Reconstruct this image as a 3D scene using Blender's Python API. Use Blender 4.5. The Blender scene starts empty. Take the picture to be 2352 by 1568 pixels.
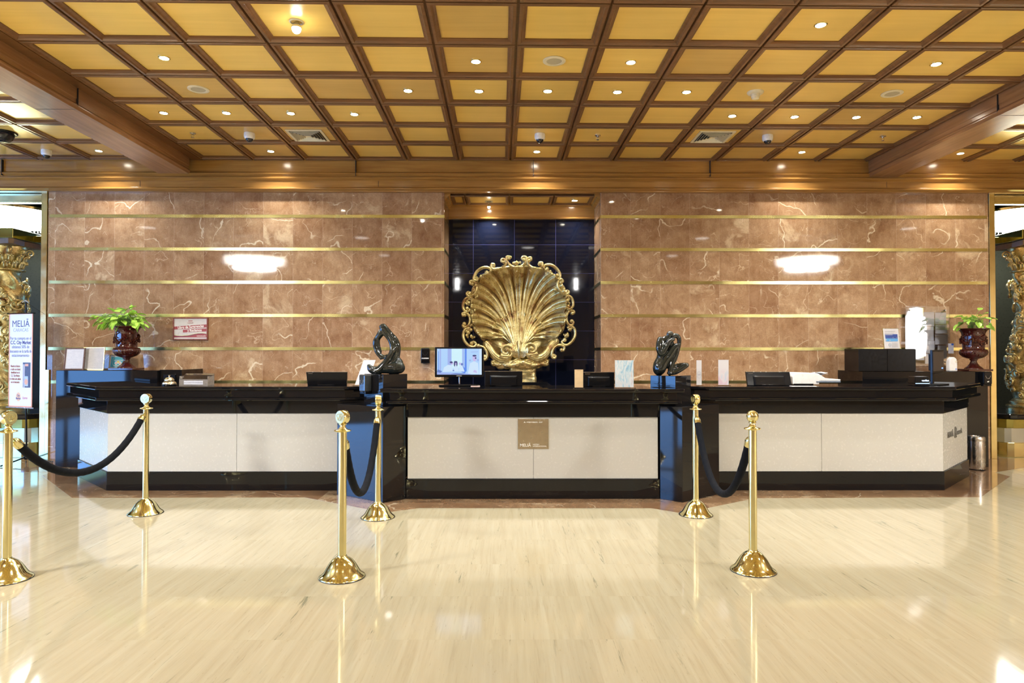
import bpy, bmesh, math, random
from mathutils import Vector, Matrix, noise as mnoise
random.seed(7)
PI = math.pi
D = bpy.data
S = bpy.context.scene
COL = S.collection

# ------------------------------------------------------------------ camera, world, exposure, sun-less daylight
CAM_H, FPX, YAW, PITCH, ROLL = 1.40, 1561.5, 0.0045, 0.01451, 0.00048
cam_d = D.cameras.new('camera'); cam = D.objects.new('camera', cam_d); COL.objects.link(cam)
cam_d.sensor_width = 36.0; cam_d.lens = FPX * 36.0 / 2352.0
cam_d.clip_start = 0.05; cam_d.clip_end = 200
cam.location = (0, 0, CAM_H)
cam.rotation_mode = 'QUATERNION'
cam.rotation_quaternion = (Matrix.Rotation(-YAW, 3, 'Z') @ Matrix.Rotation(PI/2 + PITCH, 3, 'X') @ Matrix.Rotation(ROLL, 3, 'Z')).to_quaternion()
S.camera = cam

W = D.worlds.new('World'); S.world = W; W.use_nodes = True
bg = W.node_tree.nodes['Background']
bg.inputs[0].default_value = (0.17, 0.43, 1.0, 1); bg.inputs[1].default_value = 6.5

S.view_settings.view_transform = 'Standard'; S.view_settings.look = 'None'
S.view_settings.gamma = 1; S.view_settings.use_curve_mapping = False
S.view_settings.exposure = 1.0
LAMP_K = 1.0
WARM = (1.0, 0.98, 0.91)

def add_light(kind, name, loc, energy, color=WARM, parent=None, **kw):
    l = D.lights.new(name, kind); l.energy = energy * LAMP_K; l.color = color
    for k, v in kw.items(): setattr(l, k, v)
    o = D.objects.new(name, l); COL.objects.link(o); o.location = loc
    if parent is not None: o.parent = parent
    return o

# daylight portals at the glazed openings of the lobby's left wall
for nm, loc, rot, sx, sy in (('window_portal', (-10.95, 4.65, 1.75), (0, -PI/2, 0), 3.0, 4.9),
                             ('window_portal', (-10.95, -0.6, 0.80), (0, -PI/2, 0), 1.1, 5.6)):
    a = add_light('AREA', nm, loc, 1.0, (1, 1, 1), shape='RECTANGLE', size=sx, size_y=sy)
    a.rotation_euler = rot; a.data.cycles.is_portal = True

# ------------------------------------------------------------------ picture -> place helpers (used once, to read sizes off the photograph)
def ray(px, py):
    a = (px-1176)/FPX; b = -(py-784)/FPX
    cr, sr = math.cos(ROLL), math.sin(ROLL)
    r = a*cr-b*sr; u = a*sr+b*cr
    cp, sp = math.cos(PITCH), math.sin(PITCH)
    f = cp-u*sp; z = sp+u*cp
    cy, sy = math.cos(YAW), math.sin(YAW)
    return (r*cy+f*sy, -r*sy+f*cy, z)
def at_y(px, py, y):
    d = ray(px, py); t = y/d[1]; return (d[0]*t, y, CAM_H+d[2]*t)
def at_z(px, py, z):
    d = ray(px, py); t = (z-CAM_H)/d[2]; return (d[0]*t, d[1]*t, z)
def X(px, y): return at_y(px, 800, y)[0]
def Z(py, y, px=1176): return at_y(px, py, y)[2]

# ------------------------------------------------------------------ material helpers
class NT:
    def __init__(s, name):
        s.m = D.materials.new(name); s.m.use_nodes = True
        s.t = s.m.node_tree; s.b = s.t.nodes['Principled BSDF']; s.out = s.t.nodes['Material Output']
    def n(s, typ, ins=None, **kw):
        nd = s.t.nodes.new(typ)
        for k, v in kw.items(): setattr(nd, k, v)
        if ins:
            for k, v in ins.items(): s.put(nd.inputs[k], v)
        return nd
    def put(s, sock, v):
        if isinstance(v, bpy.types.NodeSocket): s.t.links.new(v, sock)
        elif isinstance(v, (tuple, list)) and len(v) == 3 and sock.type == 'RGBA': sock.default_value = (*v, 1)
        else: sock.default_value = v
    def pos(s): return s.n('ShaderNodeNewGeometry').outputs['Position']
    def obj(s): return s.n('ShaderNodeTexCoord').outputs['Object']
    def math(s, op, a, b=0.0, c=0.0, clamp=False):
        nd = s.n('ShaderNodeMath', {0: a, 1: b, 2: c}, operation=op); nd.use_clamp = clamp; return nd.outputs[0]
    def vmul(s, v, k): return s.n('ShaderNodeVectorMath', {0: v, 1: k}, operation='MULTIPLY').outputs[0]
    def vadd(s, v, k): return s.n('ShaderNodeVectorMath', {0: v, 1: k}, operation='ADD').outputs[0]
    def sep(s, v):
        nd = s.n('ShaderNodeSeparateXYZ', {0: v}); return nd.outputs[0], nd.outputs[1], nd.outputs[2]
    def comb(s, x=0.0, y=0.0, z=0.0): return s.n('ShaderNodeCombineXYZ', {0: x, 1: y, 2: z}).outputs[0]
    def noise(s, v, scale=5.0, detail=4.0, rough=0.5, dist=0.0):
        return s.n('ShaderNodeTexNoise', {'Vector': v, 'Scale': scale, 'Detail': detail, 'Roughness': rough, 'Distortion': dist}).outputs['Fac']
    def white(s, v):
        nd = s.n('ShaderNodeTexWhiteNoise', {'Vector': v}, noise_dimensions='3D'); return nd.outputs['Value'], nd.outputs['Color']
    def ramp(s, f, stops):
        nd = s.n('ShaderNodeValToRGB', {0: f}); cr = nd.color_ramp
        while len(cr.elements) < len(stops): cr.elements.new(0.5)
        for e, (p, c) in zip(cr.elements, stops):
            e.position = p; e.color = (*c, 1) if isinstance(c, tuple) else (c, c, c, 1)
        return nd.outputs[0]
    def mix(s, f, a, b, mode='MIX'):
        nd = s.n('ShaderNodeMix', data_type='RGBA', blend_type=mode)
        s.put(nd.inputs[0], f); s.put(nd.inputs[6], a); s.put(nd.inputs[7], b); return nd.outputs[2]
    def smooth(s, x, a, b):
        nd = s.n('ShaderNodeMapRange', {0: x, 1: a, 2: b, 3: 0.0, 4: 1.0}, interpolation_type='SMOOTHSTEP'); return nd.outputs[0]
    def bump(s, h, strength=0.2, dist=0.01):
        s.put(s.b.inputs['Normal'], s.n('ShaderNodeBump', {'Height': h, 'Strength': strength, 'Distance': dist}).outputs[0])
    def set(s, **k):
        nm = {'color': 'Base Color', 'rough': 'Roughness', 'metal': 'Metallic', 'ior': 'IOR', 'coat': 'Coat Weight',
              'trans': 'Transmission Weight', 'alpha': 'Alpha', 'ecol': 'Emission Color', 'estr': 'Emission Strength', 'spec': 'Specular IOR Level', 'sheen': 'Sheen Weight', 'sss': 'Subsurface Weight', 'coatr': 'Coat Roughness'}
        for a, v in k.items(): s.put(s.b.inputs[nm[a]], v)
        return s

def simple(name, col, rough=0.4, metal=0.0, var=0.12, scale=30.0, bump=0.0, **kw):
    t = NT(name)
    f = t.noise(t.obj(), scale, 3)
    dark = tuple(c*(1-var) for c in col); lite = tuple(min(1, c*(1+var)) for c in col)
    t.set(color=t.ramp(f, [(0.3, dark), (0.7, lite)]), metal=metal, **kw)
    t.set(rough=t.n('ShaderNodeMapRange', {0: f, 1: 0.3, 2: 0.7, 3: max(0.0, rough*0.85), 4: min(1, rough*1.15)}).outputs[0])
    if bump: t.bump(f, bump)
    return t.m
def glow(name, col, strength):
    t = NT(name); t.set(color=(0.02, 0.02, 0.02), ecol=col, estr=strength); return t.m

def m_floor():
    t = NT('travertine'); p = t.pos(); x, y, z = t.sep(p)
    tx = t.math('DIVIDE', t.math('ADD', x, 0.18), 0.585); ty = t.math('DIVIDE', t.math('ADD', y, 0.185), 0.585)
    ix = t.math('FLOOR', tx); iy = t.math('FLOOR', ty)
    rv, rc = t.white(t.comb(ix, iy, 3.0))
    off = t.vmul(rc, (9.0, 9.0, 9.0))
    v = t.vadd(t.comb(t.math('MULTIPLY', x, 21.0), t.math('MULTIPLY', y, 0.8), 0.0), off)
    v2 = t.vadd(t.comb(t.math('MULTIPLY', x, 62.0), t.math('MULTIPLY', y, 3.0), 0.0), off)
    a = t.noise(v, 1.0, 6, 0.6, 0.5); b = t.noise(v2, 1.0, 4, 0.6, 0.3)
    c = t.ramp(a, [(0.25, (0.335, 0.287, 0.188)), (0.42, (0.368, 0.320, 0.212)), (0.56, (0.388, 0.342, 0.232)), (0.72, (0.410, 0.370, 0.260))])
    c = t.mix(t.math('MULTIPLY', t.smooth(b, 0.52, 0.72), 0.42), c, (0.29, 0.24, 0.15))
    # grey-green pits and streaks along the grain
    v3 = t.vadd(t.comb(t.math('MULTIPLY', x, 34.0), t.math('MULTIPLY', y, 2.6), 0.0), off)
    pit = t.math('MULTIPLY', t.smooth(t.noise(v3, 1.0, 7, 0.7, 0.6), 0.575, 0.66), t.smooth(t.noise(t.vmul(v, (0.6, 0.7, 1)), 1.0, 2, 0.5), 0.50, 0.64))
    c = t.mix(t.math('MULTIPLY', pit, 0.85), c, (0.17, 0.165, 0.11))
    v4 = t.vadd(t.comb(t.math('MULTIPLY', x, 120.0), t.math('MULTIPLY', y, 16.0), 0.0), off)
    c = t.mix(t.math('MULTIPLY', t.smooth(t.noise(v4, 1.0, 3, 0.6), 0.66, 0.74), 0.6), c, (0.25, 0.20, 0.11))
    c = t.mix(1.0, c, t.ramp(rv, [(0.0, 0.98), (1.0, 1.015)]), 'MULTIPLY')
    gx = t.math('ABSOLUTE', t.math('SUBTRACT', t.math('FRACT', tx), 0.5)); gy = t.math('ABSOLUTE', t.math('SUBTRACT', t.math('FRACT', ty), 0.5))
    g = t.math('GREATER_THAN', t.math('MAXIMUM', gx, gy), 0.4985)
    c = t.mix(t.math('MULTIPLY', g, 0.28), c, (0.33, 0.28, 0.19))
    t.set(color=c, rough=t.ramp(b, [(0.3, 0.05), (0.8, 0.11)]), ior=1.5)
    return t.m
def m_marble(name='rosy_marble', tiles=True, tone=1.0):
    t = NT(name); p = t.pos(); x, y, z = t.sep(p); tone = tone*1.07
    if tiles:
        side = t.math('GREATER_THAN', x, 0.2)
        u = t.math('ADD', t.math('ADD', x, t.math('SUBTRACT', y, 8.87)), t.math('ADD', 5.533, t.math('MULTIPLY', side, -0.149)))
        tu = t.math('DIVIDE', u, 0.3875); tz = t.math('DIVIDE', t.math('SUBTRACT', z, 1.0), 0.433)
    else:
        tu = t.math('DIVIDE', x, 0.6); tz = t.math('DIVIDE', y, 0.9)
    iu = t.math('FLOOR', tu); iz = t.math('FLOOR', tz)
    rv, rc = t.white(t.comb(iu, iz, 1.0))
    v = t.vadd(p, t.vmul(rc, (17.0, 17.0, 17.0)))
    a = t.noise(v, 4.5, 9, 0.68, 0.35); b = t.noise(t.vmul(v, (1, 1, 0.30)), 22.0, 6, 0.65, 0.5)
    k = tone
    c = t.ramp(a, [(0.28, (0.24*k, 0.124*k, 0.062*k)), (0.45, (0.345*k, 0.197*k, 0.103*k)), (0.60, (0.42*k, 0.258*k, 0.143*k)), (0.78, (0.52*k, 0.37*k, 0.22*k))])
    c = t.mix(t.math('MULTIPLY', t.smooth(b, 0.5, 0.75), 0.30), c, (0.56*k, 0.38*k, 0.24*k))
    c = t.mix(t.math('MULTIPLY', t.smooth(b, 0.5, 0.28), 0.25), c, (0.22*k, 0.10*k, 0.05*k))
    # cream blotches on some slabs only
    bl = t.math('MULTIPLY', t.smooth(t.noise(v, 2.6, 5, 0.6, 0.6), 0.54, 0.66), t.math('GREATER_THAN', rv, 0.60))
    c = t.mix(t.math('MULTIPLY', bl, 0.65), c, (0.60*k, 0.44*k, 0.27*k))
    def vein(scale, w, dist, lo, hi, pscale):
        n = t.noise(v, scale, 6, 0.38, dist); d = t.math('ABSOLUTE', t.math('SUBTRACT', n, 0.5))
        return t.math('MULTIPLY', t.math('SUBTRACT', 1.0, t.smooth(d, w*0.25, w)), t.smooth(t.noise(v, pscale, 2), lo, hi))
    v1 = vein(1.35, 0.0050, 0.15, 0.46, 0.56, 2.4); v2 = vein(3.0, 0.0060, 0.25, 0.50, 0.60, 3.4)
    c = t.mix(t.math('MULTIPLY', v1, 0.85), c, (0.72*k, 0.60*k, 0.42*k))
    v3 = vein(8.0, 0.012, 0.3, 0.52, 0.62, 6.0); gr = t.noise(v, 75.0, 3, 0.6)
    c = t.mix(t.math('MULTIPLY', v3, 0.5), c, (0.62*k, 0.48*k, 0.33*k))
    c = t.mix(1.0, c, t.ramp(gr, [(0.3, 0.86), (0.7, 1.10)]), 'MULTIPLY')
    c = t.mix(t.math('MULTIPLY', v2, 0.60), c, (0.66*k, 0.50*k, 0.33*k))
    c = t.mix(1.0, c, t.ramp(rv, [(0.0, (0.84, 0.80, 0.79)), (0.5, (0.98, 1.0, 1.0)), (1.0, (1.10, 1.16, 1.20))]), 'MULTIPLY')
    if tiles:
        g = t.math('GREATER_THAN', t.math('ABSOLUTE', t.math('SUBTRACT', t.math('FRACT', tu), 0.5)), 0.4945)
        c = t.mix(t.math('MULTIPLY', g, 0.35), c, (0.62, 0.47, 0.36))
    t.set(color=c, rough=0.04 if tiles else 0.08, ior=1.5)
    return t.m
def m_wood(name, dark, lite, axis=0, rough=0.28, sc=1.0):
    t = NT(name); p = t.obj()
    k = [22.0*sc, 22.0*sc, 22.0*sc]; k[axis] = 1.3*sc
    a = t.noise(t.vmul(p, tuple(k)), 1.0, 5, 0.6, 0.6); b = t.noise(p, 1.1, 2)
    c = t.ramp(a, [(0.3, dark), (0.7, lite)])
    c = t.mix(1.0, c, t.ramp(b, [(0.3, 0.88), (0.7, 1.10)]), 'MULTIPLY')
    t.set(color=c, rough=rough, coat=0.10, coatr=0.12)
    return t.m
def m_granite(name='black_granite'):
    t = NT(name); p = t.pos()
    a = t.noise(p, 420.0, 2, 0.6); b = t.noise(p, 3.0, 3)
    c = t.mix(t.math('MULTIPLY', t.smooth(a, 0.62, 0.75), 0.5), (0.006, 0.006, 0.007), (0.05, 0.052, 0.055))
    t.set(color=c, rough=t.ramp(b, [(0.3, 0.02), (0.7, 0.045)]), ior=1.46)
    return t.m
def m_blacktile():
    t = NT('black_wall_tile'); p = t.pos(); x, y, z = t.sep(p)
    tu = t.math('DIVIDE', t.math('ADD', x, 0.503-0.58+5.8), 0.58); tz = t.math('DIVIDE', t.math('SUBTRACT', z, 2.90-0.404*7), 0.404)
    gx = t.math('ABSOLUTE', t.math('SUBTRACT', t.math('FRACT', tu), 0.5)); gz = t.math('ABSOLUTE', t.math('SUBTRACT', t.math('FRACT', tz), 0.5))
    g = t.math('MAXIMUM', t.math('GREATER_THAN', gx, 0.4945), t.math('GREATER_THAN', gz, 0.4925))
    n = t.noise(p, 260.0, 2)
    c = t.mix(t.math('MULTIPLY', t.smooth(n, 0.55, 0.8), 0.6), (0.004, 0.006, 0.016), (0.022, 0.028, 0.055))
    c = t.mix(g, c, (0.045, 0.05, 0.14))
    t.set(color=c, rough=t.ramp(t.noise(p, 9.0, 3), [(0.3, 0.025), (0.7, 0.05)]), ior=1.45)
    return t.m
def m_gilt():
    t = NT('gilded_carving'); p = t.obj()
    a = t.noise(p, 9.0, 6, 0.65, 0.5); b = t.noise(p, 60.0, 4, 0.6)
    c = t.ramp(a, [(0.34, (0.30, 0.16, 0.07)), (0.46, (0.64, 0.53, 0.23)), (0.60, (0.82, 0.73, 0.38)), (0.75, (0.93, 0.88, 0.64))])
    c = t.mix(t.math('MULTIPLY', t.smooth(b, 0.54, 0.7), 0.45), c, (0.30, 0.17, 0.08))
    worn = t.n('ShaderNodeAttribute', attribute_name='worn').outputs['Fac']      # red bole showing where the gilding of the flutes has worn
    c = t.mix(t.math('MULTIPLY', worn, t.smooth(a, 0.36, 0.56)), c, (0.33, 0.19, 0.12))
    t.set(color=c, metal=0.85, rough=t.ramp(b, [(0.3, 0.24), (0.75, 0.46)]))
    t.bump(b, 0.25, 0.004)
    return t.m
def m_brass(name, col, rough, sc=6.0):
    t = NT(name); a = t.noise(t.obj(), sc, 4, 0.6); 
    c = t.ramp(a, [(0.3, tuple(k*0.9 for k in col)), (0.7, tuple(min(1, k*1.06) for k in col))])
    t.set(color=c, metal=1.0, rough=t.ramp(a, [(0.3, rough*0.7), (0.7, rough*1.3)])); return t.m
def m_clear(name='clear_acrylic', tint=(0.97, 0.98, 1.0)):
    t = NT(name)
    tr = t.n('ShaderNodeBsdfTransparent', {0: tint}); gl = t.n('ShaderNodeBsdfGlossy', {0: (1, 1, 1), 'Roughness': 0.02})
    fr = t.n('ShaderNodeFresnel', {'IOR': 1.6}); f = t.math('ADD', fr.outputs[0], 0.03, clamp=True)
    mx = t.n('ShaderNodeMixShader', {0: f, 1: tr.outputs[0], 2: gl.outputs[0]})
    t.t.links.new(mx.outputs[0], t.out.inputs[0]); return t.m
def m_paper(name, ink=(0.35, 0.36, 0.42), pitch=0.010, cover=0.55, base=(0.62, 0.61, 0.63), margin=0.0):
    """pale sheet with faint unreadable printed lines"""
    t = NT(name); p = t.obj(); x, y, z = t.sep(p)
    row = t.math('DIVIDE', z, pitch); fr = t.math('FRACT', row)
    line = t.math('MULTIPLY', t.math('GREATER_THAN', fr, 0.30), t.math('LESS_THAN', fr, 0.58))
    wd = t.noise(t.comb(t.math('MULTIPLY', x, 260.0), 0.0, t.math('MULTIPLY', t.math('FLOOR', row), 7.3)), 1.0, 1)
    blk = t.noise(t.comb(t.math('MULTIPLY', x, 14.0), 0.0, t.math('MULTIPLY', t.math('FLOOR', row), 0.37)), 1.0, 1)
    f = t.math('MULTIPLY', line, t.math('MULTIPLY', t.smooth(wd, 0.42, 0.52), t.smooth(blk, 0.62-cover*0.4, 0.70-cover*0.4)))
    t.set(color=t.mix(t.math('MULTIPLY', f, 0.7), base, ink), rough=0.45); return t.m

M = {}
M['floor'] = m_floor(); M['marble'] = m_marble(); M['band'] = m_marble('floor_red_marble', False, 0.56)
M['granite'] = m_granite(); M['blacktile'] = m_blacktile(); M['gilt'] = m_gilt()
M['brass'] = m_brass('polished_brass', (0.80, 0.73, 0.39), 0.13); M['brass_strip'] = m_brass('brass_strip', (0.68, 0.62, 0.26), 0.22, 3.0)
M['frame_wood'] = m_wood('coffer_frame_wood', (0.13, 0.058, 0.021), (0.215, 0.100, 0.038), 0)
M['cornice_wood'] = m_wood('cornice_wood', (0.29, 0.137, 0.032), (0.43, 0.222, 0.056), 0, 0.20)
M['beam_wood'] = m_wood('beam_wood', (0.24, 0.112, 0.045), (0.34, 0.170, 0.075), 1, 0.25)
M['panel_yellow'] = m_wood('coffer_panel_maple', (0.80, 0.535, 0.125), (0.88, 0.60, 0.155), 0, 0.30, 0.6)
M['panel_brown'] = m_wood('coffer_panel_aged', (0.60, 0.38, 0.10), (0.68, 0.45, 0.13), 0, 0.32, 0.6)
M['cream'] = simple('cream_stone_panel', (0.53, 0.52, 0.47), 0.25, var=0.010, scale=45.0)
M['black'] = simple('black_plastic', (0.005, 0.005, 0.006), 0.2, ior=1.35)
M['black_matte'] = simple('black_matte', (0.02, 0.02, 0.022), 0.5)
M['bronze'] = simple('black_bronze', (0.012, 0.015, 0.013), 0.07, 0.0, 0.3, 8.0, ior=1.6)
M['velvet'] = simple('black_velvet', (0.004, 0.005, 0.008), 0.95, spec=0.15)
M['white'] = simple('white_plastic', (0.82, 0.81, 0.80), 0.3, var=0.03)
M['ivory'] = simple('ivory_plastic', (0.74, 0.66, 0.45), 0.4, var=0.04)
M['ivory_dark'] = simple('speaker_grille', (0.48, 0.42, 0.27), 0.6, var=0.15, scale=300)
M['steel'] = simple('brushed_steel', (0.62, 0.60, 0.57), 0.25, 1.0, 0.06)
M['chrome'] = simple('chrome', (0.75, 0.75, 0.76), 0.1, 1.0, 0.04)
M['burgundy'] = simple('burgundy_glaze', (0.050, 0.008, 0.006), 0.10, 0.0, 0.25, 12.0, coat=0.6, coatr=0.04)
M['leaf'] = simple('lime_leaf', (0.40, 0.66, 0.09), 0.38, var=0.35, scale=14.0)
M['stem'] = simple('green_stem', (0.22, 0.36, 0.08), 0.5)
M['soil'] = simple('dark_soil', (0.05, 0.03, 0.02), 0.9)
M['acrylic'] = m_clear()
M['smoke_glass'] = simple('smoked_dome', (0.015, 0.015, 0.02), 0.05)
M['paper'] = m_paper('printed_sheet'); M['paper_small'] = m_paper('printed_sheet_fine', pitch=0.007, cover=0.7)
M['paper_plain'] = simple('plain_sheet', (0.64, 0.63, 0.65), 0.45, var=0.02)
M['lamp'] = glow('lamp_glow', (1.0, 0.93, 0.80), 45.0)
M['crystal_glow'] = glow('crystal_glow', (1.0, 0.97, 0.92), 15.0); M['lantern_glow'] = glow('lantern_glow', (1.0, 0.98, 0.95), 40.0)

# ------------------------------------------------------------------ geometry helpers
class MB:
    def __init__(s): s.v = []; s.f = []; s.mi = []; s.k = 0
    def add(s, vs, fs):
        b = len(s.v); s.v += [tuple(v) for v in vs]
        for f in fs: s.f.append(tuple(i+b for i in f)); s.mi.append(s.k)
        return s
    def box(s, x0, x1, y0, y1, z0, z1):
        return s.add([(x0,y0,z0),(x1,y0,z0),(x1,y1,z0),(x0,y1,z0),(x0,y0,z1),(x1,y0,z1),(x1,y1,z1),(x0,y1,z1)],
                     [(0,3,2,1),(4,5,6,7),(0,1,5,4),(1,2,6,5),(2,3,7,6),(3,0,4,7)])
    def prism(s, poly, z0, z1):
        n = len(poly)
        area = sum(poly[i][0]*poly[(i+1) % n][1]-poly[(i+1) % n][0]*poly[i][1] for i in range(n))
        if area < 0: poly = poly[::-1]
        vs = [(x, y, z0) for x, y in poly]+[(x, y, z1) for x, y in poly]
        return s.add(vs, [tuple(range(n))[::-1], tuple(range(n, 2*n))]+[(i, (i+1) % n, n+(i+1) % n, n+i) for i in range(n)])
    def extrude_x(s, prof, x0, x1):      # prof: (y,z)
        n = len(prof); area = sum(prof[i][0]*prof[(i+1) % n][1]-prof[(i+1) % n][0]*prof[i][1] for i in range(n))
        if area < 0: prof = prof[::-1]
        vs = [(x0, y, z) for y, z in prof]+[(x1, y, z) for y, z in prof]
        return s.add(vs, [tuple(range(n))[::-1], tuple(range(n, 2*n))]+[(i, (i+1) % n, n+(i+1) % n, n+i) for i in range(n)])
    def extrude_y(s, prof, y0, y1):      # prof: (x,z)
        n = len(prof); area = sum(prof[i][0]*prof[(i+1) % n][1]-prof[(i+1) % n][0]*prof[i][1] for i in range(n))
        if area < 0: prof = prof[::-1]
        vs = [(x, y0, z) for x, z in prof]+[(x, y1, z) for x, z in prof]
        return s.add(vs, [tuple(range(n)), tuple(range(n, 2*n))[::-1]]+[(i, n+i, n+(i+1) % n, (i+1) % n) for i in range(n)])
    def lathe(s, prof, n=32, c=(0, 0, 0), axis='z', fn=None):
        vs = []; fs = []; m = len(prof)
        for j, (r, h) in enumerate(prof):
            for i in range(n):
                a = 2*PI*i/n; rr = r if fn is None else fn(r, h, a)
                if axis == 'z': p = (c[0]+rr*math.cos(a), c[1]+rr*math.sin(a), c[2]+h)
                elif axis == 'y': p = (c[0]+rr*math.cos(a), c[1]+h, c[2]-rr*math.sin(a))
                else: p = (c[0]+h, c[1]+rr*math.cos(a), c[2]+rr*math.sin(a))
                vs.append(p)
        for j in range(m-1):
            for i in range(n):
                k = (i+1) % n; fs.append((j*n+i, j*n+k, (j+1)*n+k, (j+1)*n+i))
        if prof[0][0] > 1e-5: fs.append(tuple(range(n))[::-1])
        if prof[-1][0] > 1e-5: fs.append(tuple((m-1)*n+i for i in range(n)))
        return s.add(vs, fs)
    def cyl(s, c, r, h, n=24, axis='z', r2=None):
        return s.lathe([(r, 0), (r if r2 is None else r2, h)], n, c, axis)
    def sphere(s, c, r, n=20, sc=(1, 1, 1)):
        vs = []; fs = []; m = n//2
        for j in range(m+1):
            t = PI*j/m
            for i in range(n):
                a = 2*PI*i/n
                vs.append((c[0]+r*sc[0]*math.sin(t)*math.cos(a), c[1]+r*sc[1]*math.sin(t)*math.sin(a), c[2]-r*sc[2]*math.cos(t)))
        for j in range(m):
            for i in range(n):
                k = (i+1) % n; fs.append((j*n+i, j*n+k, (j+1)*n+k, (j+1)*n+i))
        return s.add(vs, fs)
    def tube(s, pts, rad, n=10, flat=None, up=(0, 1, 0)):
        """sweep along pts; rad number or list; flat = (a,b) multipliers on the frame axes"""
        pts = [Vector(p) for p in pts]; m = len(pts)
        if not isinstance(rad, (list, tuple)): rad = [rad]*m
        vs = []; fs = []; prev = None
        for j, p in enumerate(pts):
            t = (pts[min(j+1, m-1)]-pts[max(j-1, 0)])
            t = t.normalized() if t.length > 1e-9 else Vector((0, 0, 1))
            u = Vector(up) if prev is None else prev
            u = u-t*u.dot(t)
            if u.length < 1e-4: u = Vector((1, 0, 0))-t*t.x
            u.normalize(); prev = u; w = t.cross(u)
            fa, fb = flat if flat else (1, 1)
            for i in range(n):
                a = 2*PI*i/n; vs.append(p+u*math.cos(a)*rad[j]*fa+w*math.sin(a)*rad[j]*fb)
        for j in range(m-1):
            for i in range(n):
                k = (i+1) % n; fs.append((j*n+i, j*n+k, (j+1)*n+k, (j+1)*n+i))
        fs.append(tuple(range(n))[::-1]); fs.append(tuple((m-1)*n+i for i in range(n)))
        return s.add(vs, fs)
    def build(s, name, mats, parent=None, smooth=False, bevel=0.0, angle=40):
        me = D.meshes.new(name); me.from_pydata([tuple(v) for v in s.v], [], s.f); 
        if not isinstance(mats, (list, tuple)): mats = [mats]
        for m in mats: me.materials.append(m)
        for p, k in zip(me.polygons, s.mi): p.material_index = k
        if smooth:
            me.polygons.foreach_set('use_smooth', [True]*len(me.polygons))
            me.update()
            try: me.set_sharp_from_angle(angle=math.radians(angle))
            except Exception: pass
        me.update()
        o = D.objects.new(name, me); COL.objects.link(o)
        if parent is not None: o.parent = parent
        if bevel:
            b = o.modifiers.new('bevel', 'BEVEL'); b.width = bevel; b.segments = 2; b.limit_method = 'ANGLE'; b.angle_limit = math.radians(40)
        return o
def tag(o, label, cat, group=None):
    o['label'] = label; o['category'] = cat
    if group: o['group'] = group
    return o
def thing(name, label, cat, loc=(0, 0, 0), rz=0.0, group=None):
    o = D.objects.new(name, None); COL.objects.link(o); o.empty_display_size = 0.1
    o.location = loc; o.rotation_euler = (0, 0, rz)
    return tag(o, label, cat, group)
def struct(o): o['kind'] = 'structure'; return o
def curve_pts(ctrl, n=10):
    """Catmull-Rom through control points (any dimension)"""
    P = [Vector(c) for c in ctrl]; out = []
    for i in range(len(P)-1):
        p0 = P[max(i-1, 0)]; p1 = P[i]; p2 = P[i+1]; p3 = P[min(i+2, len(P)-1)]
        for k in range(n):
            t = k/n
            out.append(0.5*((2*p1)+(p2-p0)*t+(2*p0-5*p1+4*p2-p3)*t*t+(3*p1-p0-3*p2+p3)*t*t*t))
    out.append(P[-1]); return out
def text_mesh(body, size, mat, parent, name='lettering', loc=(0, 0, 0), rot=(PI/2, 0, 0), ext=0.0006, align='CENTER', sx=1.0, bold=0.0, shear=0.0):
    cu = D.curves.new('tmp_text', 'FONT'); cu.body = body; cu.size = size; cu.extrude = ext; cu.align_x = align; cu.align_y = 'CENTER'
    cu.offset = bold; cu.shear = shear; cu.resolution_u = 3
    tmp = D.objects.new('tmp_text', cu); COL.objects.link(tmp)
    bpy.context.view_layer.update()
    dg = bpy.context.evaluated_depsgraph_get()
    me = D.meshes.new_from_object(tmp.evaluated_get(dg)); D.objects.remove(tmp); D.curves.remove(cu)
    me.materials.clear(); me.materials.append(mat)
    o = D.objects.new(name, me); COL.objects.link(o); o.parent = parent; o.location = loc; o.rotation_euler = rot; o.scale = (sx, 1, 1)
    return o

# ================================================================== THE ROOM
WALL_Y = 8.87; REC_Y = 9.55; WX0, WX1 = -6.01, 6.29; RX0, RX1 = -0.847, 1.20; WTOP = 3.475
CEIL = 3.865; PANEL_Z = 3.892; TH = 0.0125

fl = struct(MB().box(-11.5, 11.8, -7.5, 12.0, -0.12, 0.0).build('floor', M['floor']))
band_poly = [(-7.4, 8.9), (-7.4, 8.36), (-6.04, 8.33), (-5.68, 7.915), (-5.30, 7.914), (-5.256, 7.70), (-4.17, 6.53), (-1.956, 6.545), (-1.07, 5.93), (-0.80, 6.10),
             (1.276, 6.09), (1.50, 5.90), (2.35, 6.50), (4.54, 6.54), (5.62, 7.62), (5.626, 7.866), (6.2, 8.2), (7.8, 8.3), (7.8, 8.9)]
struct(MB().prism(band_poly, 0.0, 0.0015).build('trim_1', M['band']))

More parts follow.
